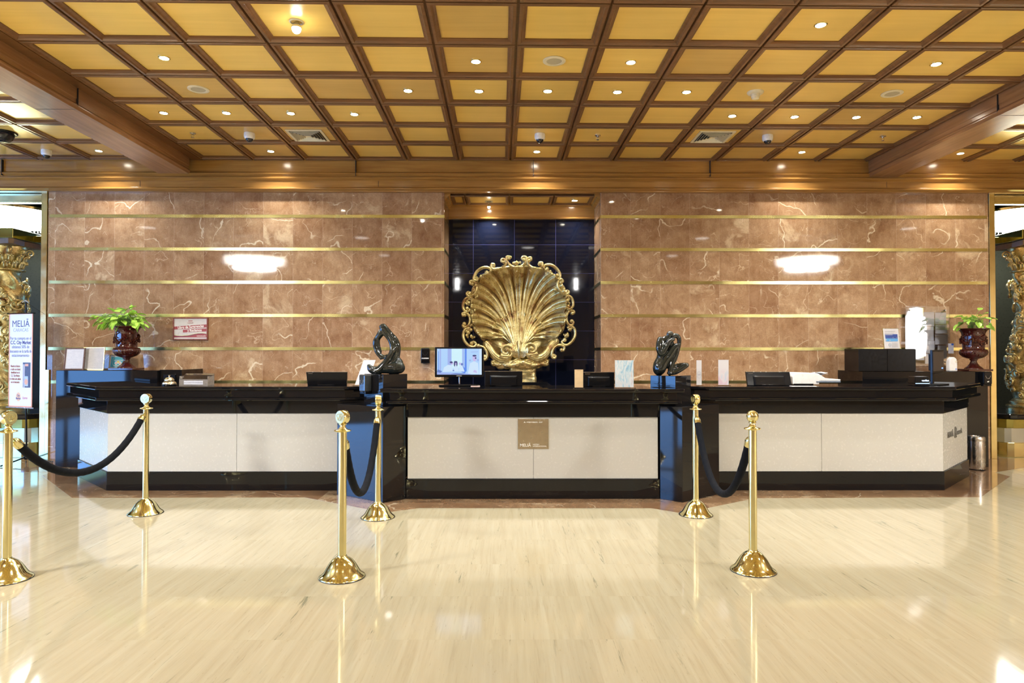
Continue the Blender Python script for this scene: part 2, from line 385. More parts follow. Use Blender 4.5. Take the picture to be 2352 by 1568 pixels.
# marble wall left and right of the recess, with the recess reveals
mb = MB(); mb.box(WX0, RX0, WALL_Y, REC_Y+0.12, 0, WTOP)
struct(mb.build('wall_back_left', M['marble'], bevel=0.004))
mb = MB(); mb.box(RX1, WX1, WALL_Y, REC_Y+0.12, 0, WTOP)
struct(mb.build('wall_back_right', M['marble'], bevel=0.004))
struct(MB().box(RX0, RX1, REC_Y, REC_Y+0.12, 0, 3.60).build('wall_recess', M['blacktile']))
n_trim = 2
for k, z in enumerate([1.0, 1.433, 1.866, 2.299, 2.732, 3.163]):
    for xa, xb, xi in ((WX0+0.02, RX0, RX0), (RX1, WX1-0.02, RX1)):
        mb = MB(); mb.box(xa, xb, WALL_Y-0.004, WALL_Y+0.002, z-0.020, z+0.020)
        if xi == RX0: mb.box(xi-0.002, xi+0.004, WALL_Y-0.004, REC_Y-0.004, z-0.020, z+0.020)
        else: mb.box(xi-0.004, xi+0.002, WALL_Y-0.004, REC_Y-0.004, z-0.020, z+0.020)
        struct(mb.build('trim_%d' % n_trim, M['brass_strip'])); n_trim += 1
# brass corner posts at the two ends of the marble wall
for xa, xb in ((-6.095, -6.018), (6.296, 6.372)):
    mb = MB(); mb.box(xa, xb, 8.86, 9.02, 0, WTOP)
    struct(mb.build('trim_%d' % n_trim, M['brass'], bevel=0.004)); n_trim += 1
mb = MB(); mb.box(-6.012, -5.965, 8.845, 8.868, 0, 1.16)
struct(mb.build('trim_%d' % n_trim, M['brass'], bevel=0.003)); n_trim += 1

# cornice: one stepped timber moulding across the whole width
prof = [(8.76, 3.90), (8.76, 3.715), (8.752, 3.708), (8.732, 3.700), (8.726, 3.690), (8.726, 3.682), (8.742, 3.672), (8.760, 3.662), (8.760, 3.655),
        (8.744, 3.648), (8.738, 3.640), (8.738, 3.628), (8.770, 3.618), (8.785, 3.606), (8.785, 3.525), (8.775, 3.518), (8.758, 3.512), (8.752, 3.503), (8.752, 3.494),
        (8.775, 3.488), (8.800, 3.480), (8.800, 3.472), (8.90, 3.472), (8.90, 3.90)]
co = struct(MB().extrude_x(prof, -11.3, 11.6).build('trim_%d' % n_trim, M['cornice_wood'], smooth=True, angle=30)); n_trim += 1
seam = MB()
for px in (816, 1225, 1632, 2):
    x = X(px, 8.75); seam.box(x-0.003, x+0.003, 8.722, 8.762, 3.66, 3.862)
for px in (868, 318, 2040):
    x = X(px, 8.78); seam.box(x-0.0015, x+0.0015, 8.782, 8.79, 3.53, 3.606)
seam.build('seam', M['black_matte'], co)

# coffered ceiling (its grid is turned a touch against the wall)
GX0, GW, GY0 = 0.1256, 0.6635, 5.444
ceil = struct(MB().box(-11.6, 12.0, -7.6, 12.4, 3.93, 4.05).build('ceiling', M['beam_wood']))
ceil.rotation_euler = (0, 0, TH)
pan = MB(); frm = MB()
def coffer(x0, x1, y0, y1, brown, warp=0.0):
    z1, z0 = PANEL_Z, CEIL
    prof = [(0.000, z0+0.028), (0.0095, z0+0.028), (0.0095, z0+0.002), (0.013, z0-0.002), (0.034, z0-0.004), (0.038, z0), (0.041, z0+0.006), (0.060, z0+0.017), (0.068, z0+0.018), (0.068, z1+0.004)]
    vs = []
    for d, z in prof: vs += [(x0+d, y0+d, z), (x1-d, y0+d, z), (x1-d, y1-d, z), (x0+d, y1-d, z)]
    fs = []
    for j in range(len(prof)-1):
        for i in range(4):
            k = (i+1) % 4; fs.append((j*4+i, (j+1)*4+i, (j+1)*4+k, j*4+k))
    frm.add(vs, fs)
    d = 0.066; pan.k = 1 if brown else 0
    n = 5; vs = []; fs = []
    for j in range(n+1):
        for i in range(n+1):
            u, v = i/n, j/n; b = warp*16*u*(1-u)*v*(1-v)
            vs.append((x0+d+(x1-x0-2*d)*u, y0+d+(y1-y0-2*d)*v, z1-b))
    for j in range(n):
        for i in range(n): a = j*(n+1)+i; fs.append((a, a+n+1, a+n+2, a+1))
    pan.add(vs, fs)
brown_cells = {(-5, 1): 1, (-1, -1): 1, (-3, 3): 1, (-5, 3): 1, (-4, 3): 1, (2, 0): 1, (-1, 3): 1, (-1, 4): 1, (1, 4): 1, (-2, 1): 1, (4, 4): 1, (-5, 4): 1, (3, 2): 0, (4, 3): 1, (5, 2): 1, (-1, 0): 1, (-6, 1): 1, (-3, 1): 1, (-6, 4): 1}
rnd = random.Random(3)
for j in range(-19, 6):
    for i in range(-6, 7):
        b = brown_cells.get((i, j), 0) if j >= -2 else rnd.random() < 0.15
        coffer(GX0+GW*i, GX0+GW*(i+1), GY0+GW*j, GY0+GW*(j+1), b, rnd.uniform(-0.002, 0.002))
    for i in range(-10, 0):   # bay beyond the left beam
        coffer(-4.612+GW*i, -4.612+GW*(i+1), GY0+GW*j, GY0+GW*(j+1), (i, j) in ((-2, 4), (-1, 4), (-5, 3)), 0.002)
    for i in range(0, 10):    # bay beyond the right beam
        coffer(5.38+GW*i, 5.38+GW*(i+1), GY0+GW*j, GY0+GW*(j+1), (i, j) in ((0, 4), (3, 3)), 0.002)
frm.box(-4.64, -4.60, -7.4, 9.2, CEIL+0.0, CEIL+0.03); frm.box(5.14, 5.385, -7.4, 9.2, CEIL-0.002, CEIL+0.03); frm.box(-3.975, -3.853, -7.4, 9.2, CEIL-0.002, CEIL+0.03)
frm.build('coffer_moulding', M['frame_wood'], ceil, smooth=True, angle=25)
pan.build('coffer_panel', [M['panel_yellow'], M['panel_brown']], ceil, smooth=True)
# two downstand beams running out from the cornice
def beam(xa, xb, name):
    a, b = xa, xb
    prof = [(a, 3.90), (a, 3.765), (a+0.006, 3.760), (a+0.006, 3.722), (a-0.004, 3.712), (a-0.012, 3.700), (a-0.012, 3.690), (a, 3.682), (a+0.006, 3.662),
            (b-0.006, 3.662), (b, 3.682), (b+0.012, 3.690), (b+0.012, 3.700), (b+0.004, 3.712), (b-0.006, 3.722), (b-0.006, 3.760), (b, 3.765), (b, 3.90)]
    o = struct(MB().extrude_y(prof, -7.4, 8.70).build(name, M['beam_wood'], smooth=True, angle=30))
    s = MB()
    for gy in (6.4, 3.1, 0.0): s.box(a+0.012, b-0.012, gy-0.0015, gy+0.0015, 3.6605, 3.664); s.box(a-0.0135, a+0.01, gy-0.002, gy+0.002, 3.69, 3.86); s.box(b-0.01, b+0.0135, gy-0.002, gy+0.002, 3.69, 3.86)
    s.build('seam', M['black_matte'], o)
    o.rotation_euler = (0, 0, TH); return o
beam(-4.36, -3.966, 'trim_%d' % n_trim); n_trim += 1
beam(4.768, 5.148, 'trim_%d' % n_trim); n_trim += 1

# recess ceiling with its own small coffers, side mouldings and the fascia behind
rc = MB(); rc.box(RX0, RX1, WALL_Y+0.03, REC_Y, 3.475, 3.60)
rco = struct(rc.build('ceiling_recess', M['frame_wood']))
pan = MB(); frm = MB()
def small_coffer(x0, x1, y0, y1, z):
    pr = [(0.008, z-0.012), (0.012, z-0.026), (0.030, z-0.028), (0.034, z-0.022), (0.052, z-0.008), (0.052, z)]
    vs = []
    for d, zz in pr: vs += [(x0+d, y0+d, zz), (x1-d, y0+d, zz), (x1-d, y1-d, zz), (x0+d, y1-d, zz)]
    fs = []
    for j in range(len(pr)-1):
        for i in range(4): k = (i+1) % 4; fs.append((j*4+i, (j+1)*4+i, (j+1)*4+k, j*4+k))
    frm.add(vs, fs); pan.add([(x0+.05, y0+.05, z-.004), (x1-.05, y0+.05, z-.004), (x1-.05, y1-.05, z-.004), (x0+.05, y1-.05, z-.004)], [(0, 3, 2, 1)])
xs = [RX0+0.06, X(1072, 9.4), X(1170, 9.4), X(1268, 9.4), RX1-0.06]
for a, b in zip(xs[:-1], xs[1:]): small_coffer(a, b, WALL_Y+0.10, REC_Y-0.04, 3.475)
frm.build('coffer_moulding', M['frame_wood'], rco, smooth=True, angle=25); pan.build('coffer_panel', M['panel_yellow'], rco)
fas = [(REC_Y-0.001, 3.475), (REC_Y-0.055, 3.475), (REC_Y-0.055, 3.435), (REC_Y-0.035, 3.425), (REC_Y-0.030, 3.29), (REC_Y-0.045, 3.275), (REC_Y-0.045, 3.262), (REC_Y-0.001, 3.255)]
struct(MB().extrude_x(fas, RX0+0.001, RX1-0.001).build('trim_%d' % n_trim, M['cornice_wood'], smooth=True, angle=30)); n_trim += 1
for xa, sg in ((RX0, 1), (RX1, -1)):
    pr = [(xa, 3.474), (xa+sg*0.075, 3.474), (xa+sg*0.07, 3.455), (xa+sg*0.045, 3.44), (xa+sg*0.04, 3.42), (xa+sg*0.015, 3.405), (xa, 3.395)]
    struct(MB().extrude_y(pr, WALL_Y+0.04, REC_Y-0.05).build('trim_%d' % n_trim, M['cornice_wood'], smooth=True, angle=30)); n_trim += 1

# lobby shell around the camera
M['lobby_wall'] = simple('warm_plaster', (0.40, 0.27, 0.15), 0.5, var=0.08, scale=2.0)
M['dark_frame'] = simple('dark_window_frame', (0.03, 0.03, 0.035), 0.4)
mb = MB(); mb.box(-11.2, -11.0, -7.4, -3.4, 0, 3.93); mb.box(-11.2, -11.0, 7.1, 11.9, 0, 3.93); mb.box(-11.2, -11.0, 2.2, 7.1, 3.25, 3.93); mb.box(-11.2, -11.0, -3.4, 2.2, 1.35, 3.93); mb.box(-11.2, -11.0, -3.4, 7.1, 0, 0.25)
struct(mb.build('wall_left', M['lobby_wall']))
mb = MB(); mb.box(11.2, 11.4, -7.4, 11.9, 0, 3.93)
struct(mb.build('wall_right', M['lobby_wall']))
struct(MB().box(-11.2, 11.4, -7.4, -7.2, 0, 3.93).build('wall_front', M['lobby_wall']))
mb = MB()
for y in (2.23, 4.65, 7.07): mb.box(-11.12, -11.05, y-0.03, y+0.03, 0.25, 3.25)
for z in (0.27, 2.55, 3.22): mb.box(-11.12, -11.05, 2.2, 7.1, z-0.03, z+0.03)
struct(mb.build('window_1', M['dark_frame']))
mb = MB()
for y in (-3.37, -0.6, 2.17): mb.box(-11.12, -11.05, y-0.03, y+0.03, 0.25, 1.35)
for z in (0.27, 1.33): mb.box(-11.12, -11.05, -3.4, 2.2, z-0.03, z+0.03)
struct(mb.build('window_2', M['dark_frame']))

# niches beyond both ends of the marble wall
for side in (-1, 1):
    xe = -6.095 if side < 0 else 6.372; xo = -11.0 if side < 0 else 11.2
    a, b = min(xe, xo), max(xe, xo)
    nm = 'left' if side < 0 else 'right'
    M['niche'] = M.get('niche') or simple('niche_black', (0.010, 0.011, 0.008), 0.30, ior=1.12)
    struct(MB().box(a, b, 10.7, 10.8, 0, 3.93).build('wall_niche_%s' % nm, M['niche']))
    mb = MB(); mb.box(a, b, 8.93, 9.06, 3.36, 3.474); mb.box(a, b, 8.91, 8.93, 3.345, 3.375)
    struct(mb.build('trim_%d' % n_trim, M['brass'], bevel=0.004)); n_trim += 1
    xw = (-6.017, -5.93) if side < 0 else (6.21, 6.294)
    struct(MB().box(xw[0], xw[1], REC_Y+0.13, 10.7, 0, 3.93).build('wall_niche_side_%s' % nm, M['niche']))
    struct(MB().box(a, b, WALL_Y+0.03, 10.7, 3.476, 3.9).build('ceiling_niche_%s' % nm, M['niche']))

# ================================================================== CEILING FITTINGS
def downlight(px, py, label, group=None, energy=30.0, r=0.038, glass=None):
    p = at_z(px, py, PANEL_Z-0.003)
    t = thing('recessed_downlight', label, 'ceiling light', p, 0, group)
    MB().lathe([(r*1.28, 0.004), (r*1.28, -0.002), (r*1.12, -0.006), (r*1.0, -0.005), (r*0.98, 0.004)], 28).build('trim_ring', M['brass'], t, True)
    MB().lathe([(0.0001, -0.007), (r*0.6, -0.0065), (r*0.97, -0.003), (r*0.97, 0.0)], 24).build('lamp_disc', M['lamp'], t, True)
    add_light('SPOT', 'lamp_beam', (0, 0, -0.02), energy, WARM, t, spot_size=math.radians(128), spot_blend=0.9, shadow_soft_size=0.035)
    return t
DL = [
 (377, 133, 'lone bright downlight in a yellow panel near the left beam, above a round speaker'),
 (1093, 141, 'bright downlight just left of the round speaker in the middle of the ceiling'),
 (1449, 143, 'bright downlight just right of the round speaker in the middle of the ceiling'),
 (1885, 57, 'nearest downlight on the right half of the ceiling, at the top edge of the photo'),
 (2150, 147, 'downlight above the right round speaker, nearest the right edge of the photo'),
 (937, 208, 'leftmost downlight in the row of five above the shell'),
 (1100, 209, 'second downlight from the left in the row of five above the shell'),
 (1258, 209, 'middle downlight in the row of five above the shell'),
 (1418, 211, 'fourth downlight from the left in the row of five above the shell'),
 (1577, 211, 'rightmost downlight in the row of five above the shell, beside the smoke detector'),
 (376, 259, 'downlight closest to the left beam in the left row of four'),
 (520, 259, 'downlight in a brown panel, second from the left beam in the left row of four'),
 (668, 260, 'third downlight from the left beam in the left row of four'),
 (814, 262, 'downlight farthest from the left beam in the left row of four'),
 (1682, 266, 'downlight farthest from the right beam in the right row of four'),
 (1825, 268, 'downlight directly below the smoke detector, second in the right row of four'),
 (1967, 269, 'third downlight in the right row of four, counted from the middle'),
 (2106, 269, 'downlight closest to the right beam in the right row of four'),
 (622, 347, 'downlight by the cornice beside the left square air vent'),
 (1233, 348, 'downlight by the cornice under the middle dome camera'),
 (1842, 349, 'downlight by the cornice beside the right dome camera'),
 (2206, 352, 'small downlight beyond the right beam, by the cornice'),
 (227, 346, 'small downlight beyond the left beam, by the cornice'),
]
for px, py, lb in DL: downlight(px, py, lb, 'recessed ceiling downlights', 52.0 if py < 340 else 42.0)
# bright gimbal lamp hanging just under its fitting, top left
def hanging_spot(loc, label, drop, r, energy):
    t = thing('hanging_spotlight', label, 'ceiling light', loc)
    MB().lathe([(0.055, 0.004), (0.055, -0.003), (0.044, -0.008), (0.040, 0.003)], 28).build('ceiling_ring', M['ivory'], t, True)
    MB().lathe([(0.0001, 0.002), (0.040, 0.002)], 24).build('ceiling_cup', M['black'], t, True)
    MB().cyl((0, 0, -drop+r), 0.007, drop-r+0.002, 12).build('stem', M['steel'], t, True)
    MB().lathe([(0.010, -drop+r*1.9), (r*0.55, -drop+r*1.5), (r*0.9, -drop+r*0.8), (r*0.86, -drop+r*0.6), (0.0001, -drop+r*0.6)], 20).build('lamp_holder', M['steel'], t, True)
    MB().sphere((0, 0, -drop+r*0.45), r*0.8, 18).build('bulb', M['lamp'], t, True)
    add_light('SPOT', 'lamp_beam', (0, 0, -drop-r*0.6), energy, WARM, t, spot_size=math.radians(130), spot_blend=0.9, shadow_soft_size=0.04)
    return t
hanging_spot(at_z(681, 50, PANEL_Z), 'brightest ceiling lamp, hanging below its round fitting at the top left', 0.075, 0.042, 40)
hanging_spot(at_z(1123, 463, 3.466), 'small spotlight hanging from the recess ceiling above the shell, on the left', 0.085, 0.026, 40)
t = thing('recessed_downlight', 'bright downlight in the recess ceiling above the shell, on the right', 'ceiling light', at_z(1320, 460, 3.466))
MB().lathe([(0.05, 0.004), (0.05, -0.003), (0.040, -0.006), (0.038, 0.004)], 28).build('trim_ring', M['brass'], t, True)
MB().lathe([(0.0001, -0.008), (0.03, -0.007), (0.037, -0.002)], 24).build('lamp_disc', M['lamp'], t, True)
add_light('SPOT', 'lamp_beam', (0, 0, -0.02), 34, WARM, t, spot_size=math.radians(125), spot_blend=0.9, shadow_soft_size=0.035)

def speaker(px, py, label):
    t = thing('ceiling_speaker', label, 'speaker', at_z(px, py, PANEL_Z-0.003), 0, 'round ceiling speakers')
    MB().lathe([(0.098, 0.002), (0.098, -0.004), (0.085, -0.009), (0.066, -0.006), (0.064, 0.002)], 36).build('rim', M['ivory'], t, True)
    MB().lathe([(0.0001, -0.004), (0.064, -0.004), (0.066, 0.0)], 36).build('grille', M['ivory_dark'], t, True)
speaker(456, 205, 'round cream ceiling speaker near the left beam')
speaker(1273, 140, 'round cream ceiling speaker between two downlights in the middle of the ceiling')
speaker(2049, 215, 'round cream ceiling speaker near the right beam')
t = thing('smoke_detector', 'cream smoke detector on the ceiling right of the row of five downlights', 'smoke detector', at_z(1735, 212, PANEL_Z-0.003))
MB().lathe([(0.078, 0.003), (0.078, -0.004), (0.070, -0.014), (0.045, -0.020), (0.0001, -0.021)], 32).build('base_plate', M['ivory'], t, True)
MB().lathe([(0.040, -0.018), (0.040, -0.045), (0.036, -0.048), (0.034, -0.062), (0.022, -0.068), (0.0001, -0.069)], 28).build('sensor_head', M['ivory'], t, True)
def sprinkler(px, py, label):
    t = thing('fire_sprinkler', label, 'sprinkler', at_z(px, py, PANEL_Z-0.003), 0, 'ceiling sprinklers')
    MB().lathe([(0.034, 0.002), (0.034, -0.003), (0.012, -0.007), (0.010, -0.020), (0.0001, -0.021)], 20).build('escutcheon', M['steel'], t, True)
    m = MB(); m.tube([(-0.010, 0, -0.018), (-0.016, 0, -0.032), (0, 0, -0.048)], 0.003, 6); m.tube([(0.010, 0, -0.018), (0.016, 0, -0.032), (0, 0, -0.048)], 0.003, 6)
    m.build('frame_arm', M['steel'], t, True)
    MB().lathe([(0.0001, -0.047), (0.018, -0.048), (0.018, -0.051), (0.0001, -0.051)], 16).build('deflector', M['steel'], t, True)
sprinkler(443, 306, 'steel sprinkler head near the end of the left beam')
sprinkler(1373, 311, 'steel sprinkler head right of the middle dome camera')
sprinkler(2028, 313, 'steel sprinkler head near the end of the right beam')
def dome_cam(px, py, label):
    t = thing('dome_camera', label, 'security camera', at_z(px, py, PANEL_Z-0.003), 0, 'white dome cameras')
    MB().lathe([(0.058, 0.002), (0.060, -0.010), (0.060, -0.040), (0.056, -0.055), (0.048, -0.066), (0.040, -0.067)], 32).build('housing', M['white'], t, True)
    MB().lathe([(0.042, -0.064), (0.040, -0.078), (0.031, -0.092), (0.016, -0.101), (0.0001, -0.104)], 28).build('lens_dome', M['smoke_glass'], t, True)
    MB().lathe([(0.0001, 0.0), (0.010, 0), (0.012, 0.006), (0.007, 0.008), (0.0001, 0.008)], 16, (0, -0.034, -0.082), 'y').build('lens', M['chrome'], t, True)
dome_cam(573, 306, 'white dome camera left of the left square air vent')
dome_cam(1240, 308, 'white dome camera on the ceiling straight above the shell')
dome_cam(1763, 311, 'white dome camera right of the right square air vent')
dome_cam(107, 345, 'white dome camera beyond the left beam')
t = thing('dome_camera', 'large smoked dome camera at the left edge, beyond the left beam', 'security camera', at_z(8, 304, PANEL_Z-0.003))
MB().lathe([(0.135, 0.002), (0.138, -0.006), (0.128, -0.018), (0.108, -0.020)], 36).build('rim', M['black'], t, True)
MB().lathe([(0.108, -0.012), (0.106, -0.040), (0.090, -0.078), (0.058, -0.104), (0.0001, -0.116)], 32).build('lens_dome', M['smoke_glass'], t, True)
def air_vent(px, py, label):
    p = at_z(px, py, PANEL_Z-0.003); t = thing('air_vent', label, 'air vent', p, TH, 'square ceiling air vents')
    h = 0.205
    m = MB()
    for a, b in ((h, h-0.030),):
        m.box(-a, a, -a, -b, -0.010, 0.002); m.box(-a, a, b, a, -0.010, 0.002); m.box(-a, -b, -b, b, -0.010, 0.002); m.box(b, a, -b, b, -0.010, 0.002)
    m.build('frame', M['ivory'], t, bevel=0.002)
    MB().box(-h+0.02, h-0.02, -h+0.02, h-0.02, 0.0, 0.003).build('duct', M['black_matte'], t)
    for k in range(5):
        a = h-0.040-k*0.030; b = a-0.011; m = MB()
        for (sx, sy) in ((0, 1), (0, -1), (1, 0), (-1, 0)):
            if sy: vs = [(-a, sy*a, -0.020), (a, sy*a, -0.020), (b, sy*b, -0.001), (-b, sy*b, -0.001)]
            else: vs = [(sx*a, -a, -0.020), (sx*a, a, -0.020), (sx*b, b, -0.001), (sx*b, -b, -0.001)]
            m.add(vs, [(0, 1, 2, 3)])
        o = m.build('louvre_ring', M['ivory'], t); s_ = o.modifiers.new('s', 'SOLIDIFY'); s_.thickness = 0.0015
    MB().box(-0.03, 0.03, -0.03, 0.03, -0.013, -0.009).build('centre_plate', M['ivory'], t, bevel=0.001)
air_vent(708, 311, 'square cream air vent on the left side of the ceiling')
air_vent(1637, 314, 'square cream air vent on the right side of the ceiling')

# chandeliers of the lobby (two hang behind the camera line, two glow inside the niches)
def chandelier(loc, r, label, energy, group, tiers=4, drops=True):
    t = thing('crystal_chandelier', label, 'chandelier', loc, 0, group)
    m = MB(); m.lathe([(r*1.04, 0.02), (r*1.06, 0.0), (r*1.02, -0.03), (r*0.98, -0.03), (r*0.98, 0.02)], 48); m.build('brass_hoop', M['brass'], t, True)
    m = MB(); m.lathe([(r*0.95, 0.0), (r*0.93, -0.15), (r*0.70, -0.17), (r*0.68, -0.205), (r*0.40, -0.215), (r*0.38, -0.24), (0.0001, -0.25)], 48)
    m.build('glowing_body', M['crystal_glow'], t, True)
    m = MB()
    for k, (rr, z, n) in enumerate(((1.0, -0.02, 72), (0.93, -0.15, 64), (0.68, -0.20, 44), (0.38, -0.235, 26))):
        for i in range(n):
            a = 2*PI*i/n; x, y = r*rr*math.cos(a), r*rr*math.sin(a); h = 0.15 if k == 0 else 0.045
            m.lathe([(0.0005, 0), (0.008, -h*0.15), (0.006, -h*0.8), (0.009, -h*0.9), (0.0005, -h)], 5, (x, y, z))
    m.build('crystal_fringe', M['acrylic'], t)['kind'] = 'stuff'
    MB().sphere((0, 0, -0.285), 0.042, 16).build('crystal_ball', M['white'], t, True)
    MB().cyl((0, 0, 0.0), 0.02, max(0.03, 3.86-loc[2]), 12).build('rod', M['brass'], t, True)
    add_light('AREA', 'lamp_glow', (0, 0, -0.262), energy, (1.0, 0.97, 0.92), t, shape='DISK', size=r*1.3)
chandelier((-6.3, 0.9, 3.72), 0.75, 'wide crystal chandelier on the lobby ceiling to the left', 430, 'lobby chandeliers')
chandelier((7.4, 0.9, 3.72), 0.75, 'wide crystal chandelier on the lobby ceiling to the right', 430, 'lobby chandeliers')
chandelier((-7.15, 9.75, 3.40), 0.62, 'glowing crystal chandelier under the brass header at the left edge', 60, 'niche chandeliers')
chandelier((7.42, 9.75, 3.40), 0.62, 'glowing crystal chandelier under the brass header at the right edge', 60, 'niche chandeliers')
def lantern(x, label):
    t = thing('crystal_lantern', label, 'lamp', (x, -3.2, 3.62), 0, 'crystal lanterns')
    MB().cyl((0, 0, 0.19), 0.012, 0.09, 12).build('rod', M['brass'], t, True)
    MB().lathe([(0.10, 0.17), (0.12, 0.19), (0.03, 0.21), (0.0001, 0.21)], 24).build('cap', M['brass'], t, True)
    MB().lathe([(0.0001, -0.19), (0.055, -0.19), (0.06, -0.15), (0.06, 0.17), (0.0001, 0.17)], 24).build('glowing_tube', M['lantern_glow'], t, True)
lantern(-1.70, 'tall crystal lantern behind the photographer, left one'); lantern(2.20, 'tall crystal lantern behind the photographer, right one')
# fill lamps added overhead, out of view, to brighten the lobby
glow('fill_glow', (1, .95, .88), 5.0)
cols = {-3.2: 'left', 0.45: 'middle', 4.2: 'right'}; rows = {3.0: 'front', 0.3: 'second', -2.8: 'rear'}
for gx, gy in [(-3.2, 3.0), (0.45, 3.0), (4.2, 3.0), (-3.2, 0.3), (0.45, 0.3), (4.2, 0.3), (-7.2, 4.2), (8.0, 4.2)]:
    lb = 'wide added fill lamp, %s one of the %s row over the lobby floor' % (cols[gx], rows[gy]) if gx in cols else 'wide added fill lamp beyond the %s beam' % ('left' if gx < 0 else 'right')
    t = thing('fill_lamp', lb, 'ceiling light', (gx, gy, PANEL_Z-0.03), 0, 'added fill lamps')
    MB().lathe([(0.17, 0.03), (0.17, 0.0), (0.155, -0.006), (0.15, 0.0)], 32).build('ring', M['brass'], t, True)
    MB().lathe([(0.0001, -0.012), (0.10, -0.010), (0.15, 0.0)], 32).build('diffuser', D.materials['fill_glow'], t, True)
    add_light('SPOT', 'lamp_beam', (0, 0, -0.04), 50 if gy == 3.0 else 66, (1.0, 0.98, 0.94), t, spot_size=math.radians(160), spot_blend=1.0, shadow_soft_size=0.15)

# big half-round wall lamp on the lobby's right wall (mirrored in the clear notice board)
t = thing('wall_lamp', 'large half-round white lamp on the right wall of the lobby, outside the photo', 'wall lamp', (11.195, -0.95, 1.90))
MB().lathe([(0.0001, -0.72), (0.32, -0.62), (0.40, -0.2), (0.36, 0.3), (0.20, 0.68), (0.0001, 0.72)], 32).build('glass_shade', glow('shade_glow', (1.0, 0.99, 0.97), 4.0), t, True)
MB().box(-0.04, 0.004, -0.30, 0.30, -0.80, 0.80).build('back_plate', M['brass'], t)

# ================================================================== COUNTERS
def mir(poly, s): return [(s-x, y) for x, y in poly] if s is not None else poly
def side_counter(sgn, label, mirror_sum, wing, seam_x):
    t = thing('reception_counter', label, 'counter', (0, 0, 0), 0, None)
    m = mirror_sum
    F = 6.86
    def foot(d, xr, back=7.42, xr2=None):
        c = (-4.04-0.414*d, F-d); e = (-4.04-wing-0.707*d, F+wing-0.707*d)
        inn = 0.50
        i0 = (e[0]+(inn+d)*0.707, e[1]+(inn+d)*0.707)
        tt = i0[1]-back; i1 = (i0[0]+tt, back)
        pts = [c, (xr, F-d)]
        if xr2: pts += [xr2, (xr2[0]+0.06, back)]
        else: pts += [(xr, back)]
        return mir(pts+[i1, i0, e], m)
    MB().prism(foot(0, -1.45), 0, 0.188).build('plinth', M['granite'], t, bevel=0.004)
    # body behind the stone panels
    MB().prism(foot(-0.035, -1.46), 0.188, 0.775).build('carcass', M['black_matte'], t)
    # cream panels: two along the front, one on the splayed end
    yb = F+0.012; th = 0.022
    c = (-4.04+0.414*0.012, yb)
    xs = sorted([(m-X(seam_x, F)) if m is not None else X(seam_x, F)])
    sx = xs[0]
    MB().prism(mir([c, (sx-0.0015, yb), (sx-0.0015, yb+th), (c[0]+0.009, yb+th)], m), 0.190, 0.774).build('front_panel', M['cream'], t, bevel=0.0015)
    MB().prism(mir([(sx+0.0015, yb), (-1.46, yb), (-1.46, yb+th), (sx+0.0015, yb+th)], m), 0.190, 0.774).build('front_panel', M['cream'], t, bevel=0.0015)
    e = (-4.04-wing+0.0, F+wing+0.012)
    MB().prism(mir([(c[0]-0.001, c[1]), (e[0]+0.012, e[1]), (e[0]+0.012+th*0.707, e[1]+th*0.707), (c[0]+0.009, c[1]+th)], m), 0.190, 0.774).build('end_panel', M['cream'], t, bevel=0.0015)
    MB().prism(foot(0.0, -1.45), 0.775, 0.9075).build('frieze', M['granite'], t, bevel=0.002)
    xr2 = (-1.435, 6.86)
    def top(d): return foot(d, -1.63+0.0, 7.42, xr2)
    MB().prism(top(0.115), 0.9075, 0.9395).build('ledge', M['granite'], t, bevel=0.009)
    MB().prism(top(0.080), 0.9395, 1.014).build('neck', M['granite'], t, bevel=0.002)
    MB().prism(top(0.118), 1.014, 1.050).build('worktop', M['granite'], t, bevel=0.010)
    return t
side_counter(-1, 'left reception counter of black granite and cream stone with a splayed left end', None, 0.78, 544)
rcn = side_counter(1, 'right reception counter of black granite and cream stone with a splayed right end', 0.356, 0.78, 1887)

t = thing('reception_counter', 'middle reception counter in front of the gilded shell, with a metal plaque on it', 'counter')
cx0, cx1, F = -0.975, 1.432, 6.465
MB().prism([(cx0, F), (cx1, F), (cx1, 7.08), (cx0, 7.08)], 0, 0.188).build('plinth', M['granite'], t, bevel=0.006)
MB().prism([(cx0+0.01, F+0.04), (cx1-0.01, F+0.04), (cx1-0.01, 7.05), (cx0+0.01, 7.05)], 0.188, 0.775).build('carcass', M['black_matte'], t)
sx = X(1225, F+0.03)
MB().prism([(cx0+0.012, F+0.022), (sx-0.0015, F+0.022), (sx-0.0015, F+0.044), (cx0+0.012, F+0.044)], 0.190, 0.774).build('front_panel', M['cream'], t, bevel=0.0015)
MB().prism([(sx+0.0015, F+0.022), (cx1-0.012, F+0.022), (cx1-0.012, F+0.044), (sx+0.0015, F+0.044)], 0.190, 0.774).build('front_panel', M['cream'], t, bevel=0.0015)
MB().prism([(cx0, F), (cx1, F), (cx1, 7.08), (cx0, 7.08)], 0.775, 0.9075).build('frieze', M['granite'], t, bevel=0.003)
def notch(xa, xb, y, bk=7.05): return [(xa, y), (xb, y), (xb, 6.485), (1.40, 6.52), (1.385, bk), (-0.985, bk), (-0.99, 6.52), (xa, 6.485)]
MB().prism(notch(X(887, 6.36), X(1566, 6.36), 6.355), 0.9075, 0.9395).build('ledge', M['granite'], t, bevel=0.009)
MB().prism(notch(X(896, 6.4), X(1555, 6.4), 6.40), 0.9395, 1.014).build('neck', M['granite'], t, bevel=0.002)
MB().prism(notch(X(871, 6.35), X(1573, 6.35), 6.35), 1.014, 1.050).build('worktop', M['granite'], t, bevel=0.010)

